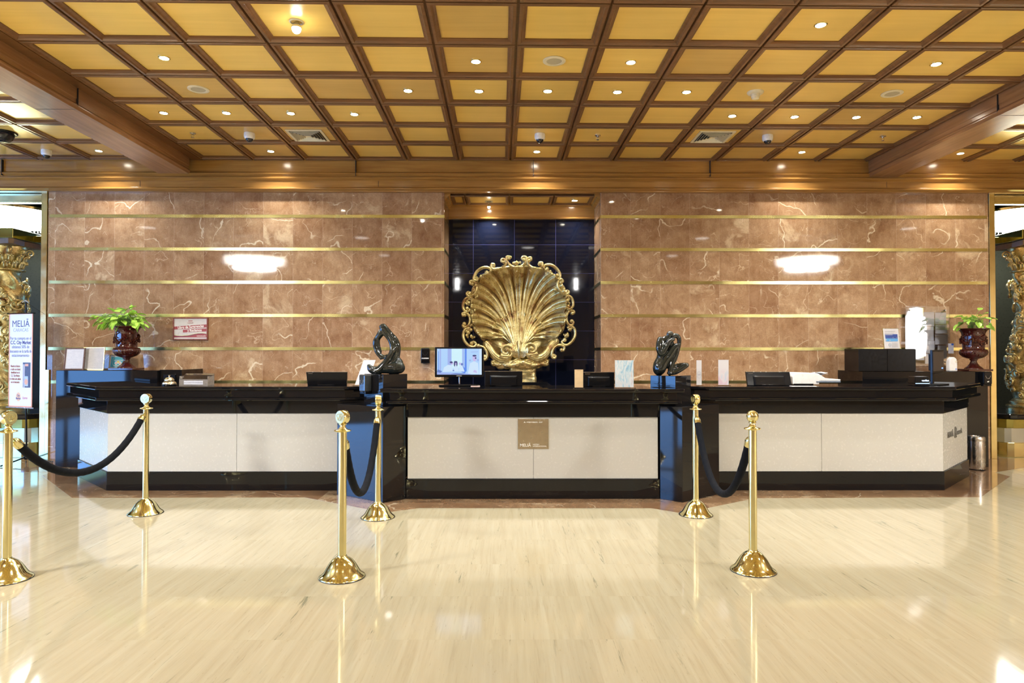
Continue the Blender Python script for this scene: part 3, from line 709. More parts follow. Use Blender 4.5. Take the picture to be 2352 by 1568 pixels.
# splayed piers between the counters, each carrying a block for a sculpture
def pier(poly, corner, a, b, label1, label2, ztop):
    t = thing('granite_pier', label1, 'pier')
    MB().prism(poly, 0, 0.884).build('shaft', M['granite'], t, bevel=0.003)
    cx, cy = corner
    t2 = thing('sculpture_pedestal', label2, 'pedestal', (cx, cy, 0.884), 0)
    MB().prism([(0, 0), (b, b), (b-a, a+b), (-a, a)], 0, ztop-0.884).build('block', M['granite'], t2, bevel=0.003)
PED_L = (-1.203, 6.50); PED_R = (1.594, 6.50)
pier([(-1.685, 6.695), (-1.163, 6.30), (-0.978, 6.47), (-0.978, 6.97), (-1.448, 6.97), (-1.448, 6.858), (-1.685, 6.858)], PED_L, 0.227, 0.203,
     'black granite pier between the left and middle counters, shining blue on its left face', 'black granite block under the looping sculpture', 1.178)
pier([(1.436, 6.47), (1.609, 6.31), (2.062, 6.675), (2.062, 6.858), (1.808, 6.858), (1.808, 6.97), (1.436, 6.97)], PED_R, 0.20, 0.20,
     'black granite pier between the middle and right counters, reflecting a brass post', 'black granite block under the crouching figure sculpture', 1.165)

# plaque on the middle counter
px0, px1 = X(1189.5, 6.47), X(1260, 6.47)
t = thing('metal_plaque', 'square bronze coloured plaque on the front of the middle counter', 'plaque', ((px0+px1)/2, 6.480, Z(996.5, 6.47)))
w, h = (px1-px0)/2, (Z(962, 6.47)-Z(1031, 6.47))/2
plaq = simple('satin_bronze_plate', (0.52, 0.44, 0.31), 0.24, 0.85, 0.05, 20)
MB().box(-w, w, 0, 0.006, -h, h).build('plate', plaq, t, bevel=0.001)
wt = simple('white_lettering', (0.85, 0.85, 0.82), 0.4, var=0.01)
text_mesh('MELI\u00C3', 0.040, wt, t, loc=(-w+0.018, -0.0008, -h+0.034), align='LEFT')
text_mesh('HOTELS', 0.017, wt, t, loc=(-w+0.142, -0.0008, -h+0.042), align='LEFT', name='small_lettering')
text_mesh('INTERNATIONAL', 0.017, wt, t, loc=(-w+0.142, -0.0008, -h+0.025), align='LEFT', name='small_lettering')
text_mesh('A MEMBER OF', 0.017, wt, t, loc=(0, -0.0008, h-0.032), name='small_lettering', sx=1.7)

# raised sign on the splayed end of the right counter
t = thing('raised_sign', 'grey raised lettering on the splayed end panel of the right counter', 'sign', (4.735, 7.195, 0.535), PI/4)
let = simple('grey_metal_letters', (0.22, 0.21, 0.19), 0.4, 0.3)
text_mesh('MELI\u00C3', 0.085, let, t, loc=(-0.30, 0.010, 0), ext=0.003, align='LEFT', sx=1.05)
text_mesh('R', 0.17, let, t, loc=(0.045, 0.010, 0.0), ext=0.003, align='CENTER', shear=0.15, name='ornate_initial')
text_mesh('ewards', 0.085, let, t, loc=(0.10, 0.010, 0), ext=0.003, align='LEFT', sx=0.95)

# back counters against the wall
t = thing('back_counter', 'tall black granite back counter at the left, with framed papers and an urn on it', 'counter')
BY = 8.24
xa, xb, xc = -5.47, X(362, BY), X(413, BY)
MB().prism([(xa, BY), (xb, BY), (xb, 8.866), (xa, 8.866)], 0, 1.168).build('body', M['granite'], t, bevel=0.004)
MB().prism([(xb+0.002, BY+0.05), (xc, BY+0.05), (xc, 8.866), (xb+0.002, 8.866)], 0, 1.174).build('end_block', M['granite'], t, bevel=0.003)
MB().box(xb+0.05, xb+0.20, BY+0.035, BY+0.052, 0.99, 1.12).build('control_panel', M['black'], t, bevel=0.006)
t = thing('back_counter', 'tall black granite back counter at the right, carrying an urn and a black cabinet', 'counter')
xa, xb = X(1981, BY), 5.82
MB().prism([(xa, BY), (xb, BY), (xb, 8.866), (xa, 8.866)], 0, 1.158).build('body', M['granite'], t, bevel=0.004)
t = thing('black_cabinet', 'low black cabinet on the right back counter, below the certificate with a city picture', 'cabinet', (0, 0, 1.158))
xa, xb = X(1972, 8.24), X(2103, 8.24)
MB().box(xa+0.004, xb, 8.25, 8.60, 0.0, Z(801, 8.24, 2040)-1.158).build('body', M['black'], t, bevel=0.003)
MB().box(xa, (xa+xb)/2-0.002, 8.236, 8.249, 0.004, Z(801, 8.24, 2040)-1.162).build('door', M['black'], t, bevel=0.002)
MB().box((xa+xb)/2+0.002, xb, 8.236, 8.249, 0.004, Z(801, 8.24, 2040)-1.162).build('door', M['black'], t, bevel=0.002)

# ================================================================== BARRIER POSTS AND ROPES
def post(loc, label, head, az=0.0):
    t = thing('barrier_post', label, 'barrier post', (loc[0], loc[1], 0.0015 if loc[1] > 5.8 and False else 0), 0, 'brass barrier posts')
    MB().lathe([(0.142, 0.0), (0.143, 0.005), (0.136, 0.012), (0.126, 0.018), (0.110, 0.036), (0.095, 0.062), (0.078, 0.088), (0.060, 0.108), (0.042, 0.120), (0.030, 0.126), (0.028, 0.134), (0.0001, 0.134)], 48).build('base', M['brass'], t, True, angle=60)
    MB().lathe([(0.143, 0.0), (0.1445, 0.002), (0.143, 0.005)], 48).build('base_rim', M['black_matte'], t, True)
    MB().lathe([(0.0255, 0.128), (0.0255, 0.900)], 32).build('tube', M['brass'], t, True)
    MB().lathe([(0.026, 0.896), (0.050, 0.902), (0.053, 0.906), (0.050, 0.910), (0.028, 0.914), (0.020, 0.925), (0.016, 0.938), (0.024, 0.942), (0.024, 0.948), (0.014, 0.953), (0.0001, 0.953)], 32).build('collar', M['brass'], t, True, angle=50)
    if head == 'ball':
        MB().sphere((0, 0, 0.984), 0.0385, 28).build('ball_finial', M['brass'], t, True)
    else:
        o = MB().lathe([(0.0001, -0.024), (0.040, -0.024), (0.0425, -0.020), (0.0425, 0.020), (0.040, 0.024), (0.0001, 0.024)], 40, (0, 0, 0), 'x').build('disc_finial', M['brass'], t, True, angle=35)
        o.location = (0, 0, 0.990); o.rotation_euler = (0, 0, az)
        # engraved relief on both faces
        for sg in (-1, 1):
            m = MB()
            pts = [(sg*0.0245, 0.024*math.cos(a)*(1+0.25*math.sin(3*a)), 0.024*math.sin(a)*(1+0.2*math.cos(2*a))) for a in [i*2*PI/28 for i in range(29)]]
            m.tube(pts, 0.0012, 5, up=(1, 0, 0)); m.tube(curve_pts([(sg*0.0245, -0.012, -0.012), (sg*0.0245, 0.002, 0.012), (sg*0.0245, 0.012, -0.002), (sg*0.0245, 0.004, -0.016)], 6), 0.0014, 5, up=(1, 0, 0))
            m.build('engraving', M['brass_strip'], o, True)
    return t
P0 = (-3.085, 4.21); P1 = (-3.14, 5.91); P2 = (-1.036, 4.25); P3 = (-1.104, 5.76); P4 = (1.602, 5.84); P5 = (1.562, 4.36)
post(P0, 'near brass post at the left edge with a medallion disc on top', 'disc', -0.27)
post(P1, 'far brass post in front of the left counter with a round disc on top', 'disc', -1.69)
post(P2, 'near brass post left of the middle counter, with a medallion disc on top', 'disc', -2.2)
post(P3, 'far brass post in front of the blue-shining pier', 'disc', 0.19)
post(P4, 'far brass post in front of the pier under the crouching figure', 'disc', -2.90)
post(P5, 'brass post with a ball on top, in front of the right counter', 'ball')
def rope(A, B, zmin, label, skew=0.0, ya=0.0):
    A = Vector((A[0], A[1], 0.868)); B = Vector((B[0], B[1], 0.868)); d = (B-A); L = d.length; d.normalize()
    A = A+d*0.030; B = B-d*0.030; L -= 0.06; sag = 0.868-zmin
    mid = (A+B)/2
    t = thing('velvet_rope', label, 'rope', (mid.x, mid.y, 0), 0, 'black velvet ropes')
    # catenary through both hooks
    lo, hi = 0.1, 20.0
    for _ in range(60):
        k = (lo+hi)/2
        if (math.cosh(k)-1)/k*(L/2) > sag: hi = k
        else: lo = k
    pts = []
    n = 56
    for i in range(n+1):
        u = -1+2*i/n; z = 0.868-sag+(math.cosh(k*u)-1)/k*(L/2)
        p = A+(B-A)*(i/n); pts.append(Vector((p.x-mid.x, p.y-mid.y, z)))
    # arc-length trim for the ferrules
    def cut(pts, s0, s1):
        acc = [0]
        for a, b in zip(pts[:-1], pts[1:]): acc.append(acc[-1]+(b-a).length)
        tot = acc[-1]; s1 = tot+s1 if s1 <= 0 else s1; s0 = tot+s0 if s0 < 0 else s0
        def at(s):
            for i in range(len(acc)-1):
                if acc[i+1] >= s: f = (s-acc[i])/(acc[i+1]-acc[i]); return pts[i].lerp(pts[i+1], f)
            return pts[-1]
        m_ = max(3, int((s1-s0)/0.02)); return [at(s0+(s1-s0)*i/m_) for i in range(m_+1)]
    body = cut(pts, 0.085, -0.085)
    MB().tube(body, [0.0265+0.0006*math.sin(i*1.7) for i in range(len(body))], 18, up=(1, 0, 0)).build('rope_body', M['velvet'], t, True)
    for s0, s1 in ((0.03, 0.095), (-0.095, -0.03)):
        f = cut(pts, s0, s1); rr = [0.014, 0.022, 0.0285, 0.029]; f = [f[0], f[0].lerp(f[-1], 0.15), f[0].lerp(f[-1], 0.4), f[-1]]
        if s0 < 0: f = [f[0], f[0].lerp(f[-1], 0.6), f[0].lerp(f[-1], 0.85), f[-1]]; rr = rr[::-1]
        MB().tube(f, rr, 20, up=(1, 0, 0)).build('ferrule', M['brass'], t, True, angle=50)
    for s0, s1 in ((0.0001, 0.035), (-0.035, -0.0001)):
        f = cut(pts, s0, s1); e = f[0] if s0 > 0 else f[-1]; 
        ring = [e+Vector((0.0, 0.010*math.cos(a), 0.014*math.sin(a)+0.002)) for a in [i*2*PI/12 for i in range(13)]]
        m = MB(); m.tube(ring, 0.0025, 6, up=(1, 0, 0)); m.tube(f, 0.004, 8, up=(1, 0, 0)); m.build('hook', M['brass'], t, True)
rope(P0, P1, 0.515, 'black velvet rope hanging in front of the left counter')
rope(P2, P3, 0.375, 'black velvet rope hanging in front of the blue-shining pier')
rope(P4, P5, 0.345, 'black velvet rope hanging toward the post with the ball top')

# ================================================================== THINGS ON THE COUNTERS
WT = 1.050
M['scr_white'] = glow('screen_white', (0.42, 0.66, 1.0), 0.46)
def flat(name, poly, y, th, mat, parent):       # thin upright plate from an (x,z) outline, front face at y
    return MB().extrude_y(poly, y, y+th).build(name, mat, parent)
def rect(x0, x1, z0, z1): return [(x0, z0), (x1, z0), (x1, z1), (x0, z1)]
def disc(cx, cz, rx, rz=None, n=20): return [(cx+rx*math.cos(2*PI*i/n), cz+(rz or rx)*math.sin(2*PI*i/n)) for i in range(n)]

# television on the middle counter
Yt = 6.86
x0, x1 = X(998.5, Yt), X(1111, Yt); zb, zt = Z(866, Yt), Z(797, Yt); w = (x1-x0)/2; xc = (x0+x1)/2
t = thing('television', 'small television showing a bluish picture of people, beside the shell', 'television', (xc, Yt, WT), -0.03)
h0, h1 = zb-WT, zt-WT
MB().box(-w, w, 0, 0.035, h0, h1).build('casing', M['black'], t, bevel=0.006)
MB().box(-w+0.05, w-0.05, 0.035, 0.06, h0+0.05, h1-0.05).build('back_cover', M['black'], t, bevel=0.01)
scr = MB().box(-w+0.022, w-0.020, -0.002, 0.0, h0+0.026, h1-0.016).build('screen', M['scr_white'], t)
sw = w*2-0.042; sx0 = -w+0.022; sz0 = h0+0.026; sh = h1-0.016-sz0
def sc(u, v): return (sx0+u*sw, sz0+v*sh)
def spoly(us): return [sc(u, v) for u, v in us]
def sg(nm, c, s=1.0): return glow('screen_'+nm, c, s*0.42)
g_blue, g_pale, g_lav, g_dark, g_skin, g_deep = sg('blue', (0.10, 0.28, 0.95)), sg('pale', (0.62, 0.90, 1.0), 1.1), sg('lavender', (0.36, 0.48, 0.95)), sg('dark', (0.03, 0.03, 0.20)), sg('skin', (0.62, 0.55, 0.95)), sg('deep', (0.12, 0.22, 0.62))
def pic(mat, polys, y=-0.0026):
    for P in polys: MB().extrude_y(P, y, y+0.0004).build('picture_area', mat, scr)
pic(g_pale, [spoly([(0.33, 0.25), (0.56, 0.25), (0.56, 1), (0.33, 1)])])
pic(g_lav, [spoly([(0.06, 0.15), (0.09, 0.15), (0.09, 1), (0.06, 1)]), spoly([(0.24, 0.2), (0.32, 0.2), (0.32, 1), (0.24, 1)]), spoly([(0.575, 0.1), (0.60, 0.1), (0.60, 1), (0.575, 1)]), spoly([(0.72, 0.52), (0.76, 0.52), (0.76, 0.58), (0.72, 0.58)]), spoly([(0.90, 0.52), (0.935, 0.52), (0.935, 0.60), (0.90, 0.60)])])
pic(g_blue, [spoly([(0.62, 0.12), (0.665, 0.12), (0.665, 1), (0.62, 1)]), spoly([(0.03, 0.14), (0.045, 0.14), (0.045, 0.9), (0.03, 0.9)]), spoly([(0.55, 0.10), (0.63, 0.03), (0.66, 0.20), (0.57, 0.34)])])
whites = [spoly([(0.13, 0.10), (0.16, 0.28), (0.25, 0.38), (0.34, 0.36), (0.37, 0.12)]), spoly([(0.37, 0.12), (0.38, 0.30), (0.43, 0.36), (0.48, 0.28), (0.49, 0.12)]), spoly([(0.49, 0.12), (0.50, 0.34), (0.56, 0.38), (0.62, 0.12)]),
          spoly([(0.69, 0.02), (0.74, 0.44), (0.83, 0.52), (0.92, 0.44), (0.94, 0.02)]), spoly([(0.95, 0), (1, 0), (1, 1), (0.95, 1)])]
pic(sg('shirt', (0.62, 0.80, 1.0), 1.1), whites, -0.0030)
pic(g_skin, [[sc(*p) for p in disc(0.335, 0.44, 0.030, 0.06)], [sc(*p) for p in disc(0.42, 0.43, 0.026, 0.06)], [sc(*p) for p in disc(0.515, 0.42, 0.024, 0.05)], [sc(*p) for p in disc(0.84, 0.63, 0.046, 0.12)], spoly([(0.81, 0.10), (0.90, 0.06), (0.88, 0.16), (0.83, 0.18)])], -0.0034)
pic(g_dark, [[sc(*p) for p in disc(0.32, 0.475, 0.034, 0.04)], [sc(*p) for p in disc(0.395, 0.42, 0.016, 0.11)], [sc(*p) for p in disc(0.42, 0.49, 0.030, 0.035)], [sc(*p) for p in disc(0.448, 0.42, 0.014, 0.10)], [sc(*p) for p in disc(0.84, 0.73, 0.046, 0.035)], [sc(*p) for p in disc(0.866, 0.64, 0.018, 0.035)]], -0.0038)
pic(g_deep, [[sc(*p) for p in disc(0.56, 0.40, 0.026, 0.05)], spoly([(0.0, 0.10), (0.08, 0.07), (0.12, 0.13), (0.02, 0.20)]), spoly([(0.30, 0.02), (0.42, 0.06), (0.60, 0.05), (0.60, 0.02)]), [sc(*p) for p in disc(0.37, 0.16, 0.02, 0.025)]], -0.0034)
pic(g_lav, [spoly([(0.0, 0.0), (0.75, 0.0), (0.75, 0.035), (0.0, 0.09)]), spoly([(0.76, 0.86), (0.92, 0.88), (0.92, 0.90), (0.76, 0.88)])], -0.0030)
MB().cyl((0, 0.02, 0.02), 0.008, h0, 12).build('stand_neck', M['chrome'], t, True)
MB().prism([(-0.19, -0.06), (0.19, -0.06), (0.21, 0.0), (0.17, 0.08), (-0.17, 0.08), (-0.21, 0.0)], 0, 0.014).build('stand_base', M['black'], t, bevel=0.005)
text_mesh('SAMSUNG', 0.012, wt, t, loc=(0, -0.001, h0+0.013))
t = thing('paper_note', 'thin pale paper lying beside the foot of the television', 'paper', (X(1092, 6.80), 6.78, WT))
MB().box(-0.045, 0.045, 0, 0.06, 0, 0.006).build('sheet_stack', simple('rose_paper', (0.75, 0.55, 0.52), 0.6), t)

def screen_back(name, px0, px1, py0, Y, label, lean=0.0, brand=True, taper=0.0, rz=0.0, hump=True, base=WT, zlow=0.0):
    x0, x1 = X(px0, Y), X(px1, Y); w = (x1-x0)/2; zt = Z(py0, Y)-base
    t = thing(name, label, 'monitor', ((x0+x1)/2, Y, base), rz, 'black counter monitors seen from behind')
    def ty(z): return lean*z
    m = MB(); wb = w-taper
    vs = [(-wb, ty(0), zlow), (wb+taper*0.3, ty(0), zlow), (w, ty(zt), zt), (-w+0.0, ty(zt), zt)]
    m.add([(x, y, z) for x, y, z in vs]+[(x, y+0.035, z) for x, y, z in vs], [(0, 1, 2, 3), (7, 6, 5, 4), (0, 4, 5, 1), (1, 5, 6, 2), (2, 6, 7, 3), (3, 7, 4, 0)])
    m.build('rear_shell', M['black'], t, bevel=0.004)
    m = MB(); m.add([(-w, ty(zt)-0.001, zt-0.004), (w, ty(zt)-0.001, zt-0.004), (w, ty(zt)-0.001, zt+0.001), (-w, ty(zt)-0.001, zt+0.001)], [(0, 1, 2, 3)])
    o = m.build('top_edge', M['steel'], t); sm_ = o.modifiers.new('s', 'SOLIDIFY'); sm_.thickness = 0.002
    if hump:
        a = w*0.72; z0, z1 = max(zlow, 0.0)+0.004, zt*0.72
        m = MB(); m.add([(-a, ty(z0)-0.002, z0), (a, ty(z0)-0.002, z0), (a, ty(z1)-0.002, z1), (-a, ty(z1)-0.002, z1), (-a*0.9, ty(z0)-0.022, z0), (a*0.9, ty(z0)-0.022, z0), (a*0.9, ty(z1)-0.022, z1-0.014), (-a*0.9, ty(z1)-0.022, z1-0.014)],
                        [(4, 5, 6, 7), (0, 4, 7, 3), (1, 2, 6, 5), (3, 7, 6, 2), (0, 1, 5, 4), (0, 3, 2, 1)])
        m.build('rear_bulge', M['black'], t, bevel=0.004)
    if brand: text_mesh('Lenovo', 0.016, M['steel'], t, loc=(-w+0.045, ty(zt*0.88)-0.002, zt*0.88))
    MB().box(-w*0.4, w*0.4, -0.03, 0.13, 0, 0.010).build('stand_base', M['black'], t, bevel=0.003)
    return t
screen_back('counter_monitor', 704, 798, 853.5, 7.0, 'black monitor seen from behind on the left counter', -0.10, True, 0.012, hump=False)
screen_back('counter_monitor', 1113, 1200, 852, 6.85, 'black monitor seen from behind, in front of the shell pedestal', 0.0, False, 0.0)
screen_back('counter_monitor', 1339, 1411, 854, 6.75, 'black monitor seen from behind, between the two card holders on the middle counter', -0.05, True, 0.0)
screen_back('counter_monitor', 1717, 1818, 853.5, 7.0, 'black monitor seen from behind, in front of the white printer', 0.35, True, 0.0)

# side-on monitor on the right counter
t = thing('counter_monitor', 'tall monitor turned side-on at the right end of the right counter', 'monitor', (X(2152, 7.15), 7.15, 1.05), 0.67)
MB().box(-0.15, 0.15, -0.012, 0.014, 0.12, Z(803, 7.2)-1.05).build('screen_frame', M['black'], t, bevel=0.004)
MB().box(-0.14, 0.14, 0.014, 0.034, 0.15, 0.33).build('rear_shell', M['black'], t, bevel=0.008)
MB().box(-0.142, 0.142, -0.014, -0.0125, 0.145, Z(803, 7.2)-1.05-0.02).build('screen', simple('dark_screen', (0.05, 0.04, 0.035), 0.12), t)
MB().box(-0.02, 0.02, 0.034, 0.06, 0.0, 0.26).build('stand_neck', M['black'], t, bevel=0.004)
MB().box(-0.13, 0.13, -0.07, 0.11, 0, 0.012).build('stand_base', M['black'], t, bevel=0.004)
MB().box(0.08, 0.12, -0.0152, -0.0142, 0.17, 0.18).build('status_light', glow('blue_led', (0.1, 0.25, 1), 2.0), t)
t = thing('payment_terminal', 'small black box with glowing white lettering on the right counter', 'terminal', (X(2111, 6.95), 6.90, 1.05), 0.0)
MB().box(-0.075, 0.075, 0, 0.12, 0.022, 0.095).build('body', M['black'], t, bevel=0.006)
MB().box(-0.076, 0.076, -0.002, 0.122, 0.0, 0.022).build('base', M['black'], t, bevel=0.004)
text_mesh('verifon', 0.026, glow('cool_letters', (0.55, 0.75, 1.0), 2.2), t, loc=(0.030, -0.002, 0.055))
MB().box(-0.07, 0.07, -0.003, -0.001, 0.023, 0.029).build('light_strip', glow('cool_strip', (0.35, 0.65, 1.0), 1.6), t)

# printer
t = thing('printer', 'white desktop printer with papers on it, right of a black monitor', 'printer', (X(1868, 7.1), 7.02, 1.05))
hw = (X(1924, 7.1)-X(1815, 7.1))/2
body = [(-hw, 0.01), (hw*0.1, 0.01), (hw*0.1, 0.045), (hw*0.98, 0.045), (hw, 0.062), (hw*0.60, 0.066), (hw*0.36, 0.075), (hw*0.20, 0.100), (hw*0.02, 0.125), (-hw*0.75, 0.130), (-hw*0.94, 0.118), (-hw, 0.09)]
MB().extrude_y(body, 0.0, 0.30).build('casing', M['white'], t, bevel=0.006)
MB().box(-hw*0.02, hw*0.97, -0.01, 0.29, 0.030, 0.044).build('output_tray', simple('grey_tray', (0.16, 0.20, 0.26), 0.4), t, bevel=0.002)
MB().box(-hw*0.97, -hw*0.15, -0.003, 0.29, 0.0, 0.018).build('base', M['black'], t, bevel=0.002)
for k, (x, z, r) in enumerate(((hw*0.30, 0.105, 0.5), (hw*0.36, 0.112, 0.3), (hw*0.42, 0.098, 0.7))):
    o = MB().box(-0.075, 0.075, -0.05, 0.05, -0.0006, 0.0006).build('loose_paper', M['paper_plain'], t); o.location = (x, 0.15, z+0.012*k); o.rotation_euler = (0.1, -0.25+0.18*k, r)
t = thing('paper_sheet', 'white sheet lying flat on the right counter in front of the printer', 'paper', (X(1845, 6.78), 6.74, 1.051))
MB().prism([(-0.13, 0), (0.12, 0), (0.15, 0.12), (-0.10, 0.14)], 0, 0.002).build('sheet', M['paper_plain'], t)

# service bell
t = thing('service_bell', 'brass service bell on the left counter', 'bell', (X(396, 7.0), 6.94, 1.05))
pale = m_brass('pale_brass', (0.86, 0.78, 0.58), 0.2)
MB().lathe([(0.0001, 0), (0.068, 0.0), (0.070, 0.012), (0.064, 0.018), (0.0001, 0.018)], 32).build('base', M['black'], t, True)
MB().lathe([(0.066, 0.018), (0.064, 0.030), (0.046, 0.042), (0.040, 0.046)], 32).build('lower_tier', pale, t, True)
MB().lathe([(0.046, 0.050), (0.047, 0.054), (0.042, 0.068), (0.030, 0.080), (0.012, 0.086), (0.0001, 0.087)], 32).build('dome', pale, t, True)
MB().lathe([(0.005, 0.084), (0.005, 0.096), (0.010, 0.100), (0.011, 0.104), (0.006, 0.108), (0.0001, 0.109)], 16).build('button', pale, t, True)

# clear box for invoices
xa, xb = X(419, 7.0), X(485, 7.0)
t = thing('invoice_box', 'clear acrylic box with a printed label strip on the left counter, right of the bell', 'box', ((xa+xb)/2, 6.93, 1.05), -0.04)
w = (xb-xa)/2; h = Z(858, 7.0)-1.05
smoky = simple('smoky_acrylic', (0.36, 0.32, 0.28), 0.1, alpha=0.55)
for nm, b in (('front_wall', (-w, w, 0, 0.004, 0, h*0.55)), ('rear_wall', (-w, w, 0.14, 0.144, 0, h)), ('side_wall', (-w, -w+0.004, 0.004, 0.14, 0, h*0.8)), ('side_wall', (w-0.004, w, 0.004, 0.14, 0, h*0.8)), ('bottom', (-w, w, 0, 0.144, -0.0, 0.004))):
    MB().box(*b).build(nm, smoky, t)
m = MB(); m.add([(-w, -0.002, h*0.55), (w, -0.002, h*0.55), (w, 0.14, h), (-w, 0.14, h), (-w, -0.002, h*0.55-0.004), (w, -0.002, h*0.55-0.004), (w, 0.14, h-0.004), (-w, 0.14, h-0.004)], [(0, 1, 2, 3), (7, 6, 5, 4), (0, 4, 5, 1), (1, 5, 6, 2), (2, 6, 7, 3), (3, 7, 4, 0)])
m.build('sloping_lid', M['acrylic'], t)
lb_ = MB().box(-w*0.66, w*0.68, -0.003, -0.0005, 0.012, 0.050).build('label_strip', M['paper_plain'], t)
text_mesh('FACTURAS POR ENTREGAR', 0.0165, simple('grey_ink', (0.25, 0.25, 0.28), 0.6), lb_, loc=(0, -0.0036, 0.031), ext=0.0003, sx=0.92)

# sheet holders
def holder(px0, px1, py0, py1, Y, label, mat, lean=0.0, base=WT, shear=0.0, name='sheet_holder', foot=True, thick=0.004):
    x0, x1 = X(px0, Y), X(px1, Y); w = (x1-x0)/2; zt = Z(py0, Y)-base
    t = thing(name, label, 'sign holder', ((x0+x1)/2, Y, base), 0)
    def pl(m, y0, y1, mgx, mgz, z0=0.004):
        vs = []
        for y in (y0, y1):
            for (sx_, z) in ((-1, z0+mgz), (1, z0+mgz), (1, zt-mgz), (-1, zt-mgz)):
                vs.append((sx_*(w-mgx)+shear*z, y+lean*z, z))
        m.add(vs, [(0, 1, 2, 3), (7, 6, 5, 4), (0, 4, 5, 1), (1, 5, 6, 2), (2, 6, 7, 3), (3, 7, 4, 0)]); return m
    pl(MB(), 0.0025, 0.0045, 0, 0.0).build('clear_sleeve', M['acrylic'], t)
    ob = pl(MB(), 0.0, 0.002, 0.003, 0.004).build('insert', mat, t)
    if foot: MB().box(-w*1.12, w*1.12, -0.04, 0.05, 0, 0.004).build('foot_plate', M['acrylic'], t)
    return t, w, zt, ob
holder(814, 843, 826, 886, 6.95, 'leaning white notice in a clear holder beside the looping sculpture', M['paper_small'], 0.25, shear=0.30)
t, w, zt, ob = holder(1412, 1456, 826, 892, 6.50, 'clear holder with a pale blue watercolour picture on the middle counter', NT('tmp').m, 0.03)
tt = NT('watercolour_print'); p = tt.obj(); a = tt.noise(tt.vmul(p, (22, 1, 7)), 1.0, 5, 0.65, 1.6)
tt.set(color=tt.ramp(a, [(0.30, (0.18, 0.36, 0.55)), (0.42, (0.38, 0.55, 0.63)), (0.52, (0.63, 0.65, 0.66)), (0.60, (0.58, 0.62, 0.64)), (0.68, (0.45, 0.28, 0.25)), (0.76, (0.62, 0.62, 0.60))]), rough=0.35)
ob.data.materials.clear(); ob.data.materials.append(tt.m)
t, w, zt, ob = holder(1599, 1612, 826, 888, 6.95, 'narrow white card with a small round emblem, right of the crouching figure', M['paper_plain'], 0.0)
m = MB(); ink = simple('grey_blue_ink', (0.30, 0.33, 0.42), 0.6)
m.tube([(0.020*math.cos(a), -0.0012, zt*0.42+0.036*math.sin(a)) for a in [i*2*PI/24 for i in range(25)]], 0.0009, 4); m.build('emblem_ring', ink, t)
text_mesh('W', 0.030, ink, t, loc=(0, -0.0012, zt*0.42), ext=0.0003, name='emblem')
t, w, zt, ob = holder(1649, 1674, 825, 888, 6.95, 'pale pink and blue menu card in a clear stand on the right counter', NT('tmp').m, 0.0)
tt = NT('menu_print'); p = tt.obj(); x_, y_, z_ = tt.sep(p)
fct = tt.noise(tt.vmul(p, (18, 1, 9)), 1.0, 1)
tt.set(color=tt.mix(tt.math('MULTIPLY', tt.smooth(z_, 0.20, 0.05), 0.7), (0.62, 0.60, 0.63), tt.ramp(fct, [(0.40, (0.58, 0.40, 0.52)), (0.5, (0.62, 0.58, 0.63)), (0.60, (0.33, 0.48, 0.66))])), rough=0.4)
ob.data.materials.clear(); ob.data.materials.append(tt.m)
t, w, zt, ob = holder(1319, 1340, 847.5, 891, 6.45, 'small tan wooden card standing left of a black monitor on the middle counter', simple('tan_card', (0.68, 0.50, 0.28), 0.45, var=0.06), 0.0)
text_mesh('SCAN ME', 0.009, simple('brown_ink', (0.30, 0.20, 0.10), 0.6), t, loc=(0, -0.0006, zt-0.014), ext=0.0003)

# dispensers
def dispenser(loc, rz, label, w, h, d, mats, txt=None, grp='hand gel dispensers'):
    t = thing('gel_dispenser', label, 'dispenser', loc, rz, grp)
    MB().box(-w/2, w/2, -d, 0, h*0.12, h).build('cover', mats[0], t, bevel=min(w, h)*0.12)
    MB().box(-w/2*0.98, w/2*0.98, -d*0.85, 0, 0, h*0.14).build('drip_tray', mats[1], t, bevel=0.003)
    MB().box(-w*0.16, w*0.16, -d*0.9, -d*0.4, h*0.06, h*0.13).build('nozzle', mats[1], t, bevel=0.002)
    m = MB(); m.tube([(w*0.26*math.cos(a), -d-0.0008, h*0.72+h*0.20*math.sin(a)) for a in [PI+i*PI/12 for i in range(13)]], 0.0016, 5); m.build('moulded_curve', mats[2], t)
    if txt: text_mesh(txt, w*0.17, wt, t, loc=(0, -d-0.001, h*0.32), bold=0.001, sx=1.0)
    return t
Yd = 8.868
dispenser((X(976.5, 8.78), Yd, Z(834, 8.78)), 0, 'black wall dispenser left of the television', 0.115, Z(799, 8.78)-Z(834, 8.78), 0.09, (M['black'], M['black'], M['black_matte']), 'ALLEGRINI')
dispenser((5.765, 8.244, Z(886, 8.2)), 0, 'black dispenser on the front of the right back counter, at its right end', 0.105, 0.175, 0.085, (M['black'], M['black'], M['steel']), 'gel')
silv = simple('silvery_black_cover', (0.10, 0.11, 0.12), 0.08, 0.6)
dispenser((-1.203-0.165, 6.50+0.165, 0.985), -PI/4, 'glossy black dispenser on the left face of the block under the looping sculpture', 0.10, 0.19, 0.085, (silv, M['black'], M['steel']))

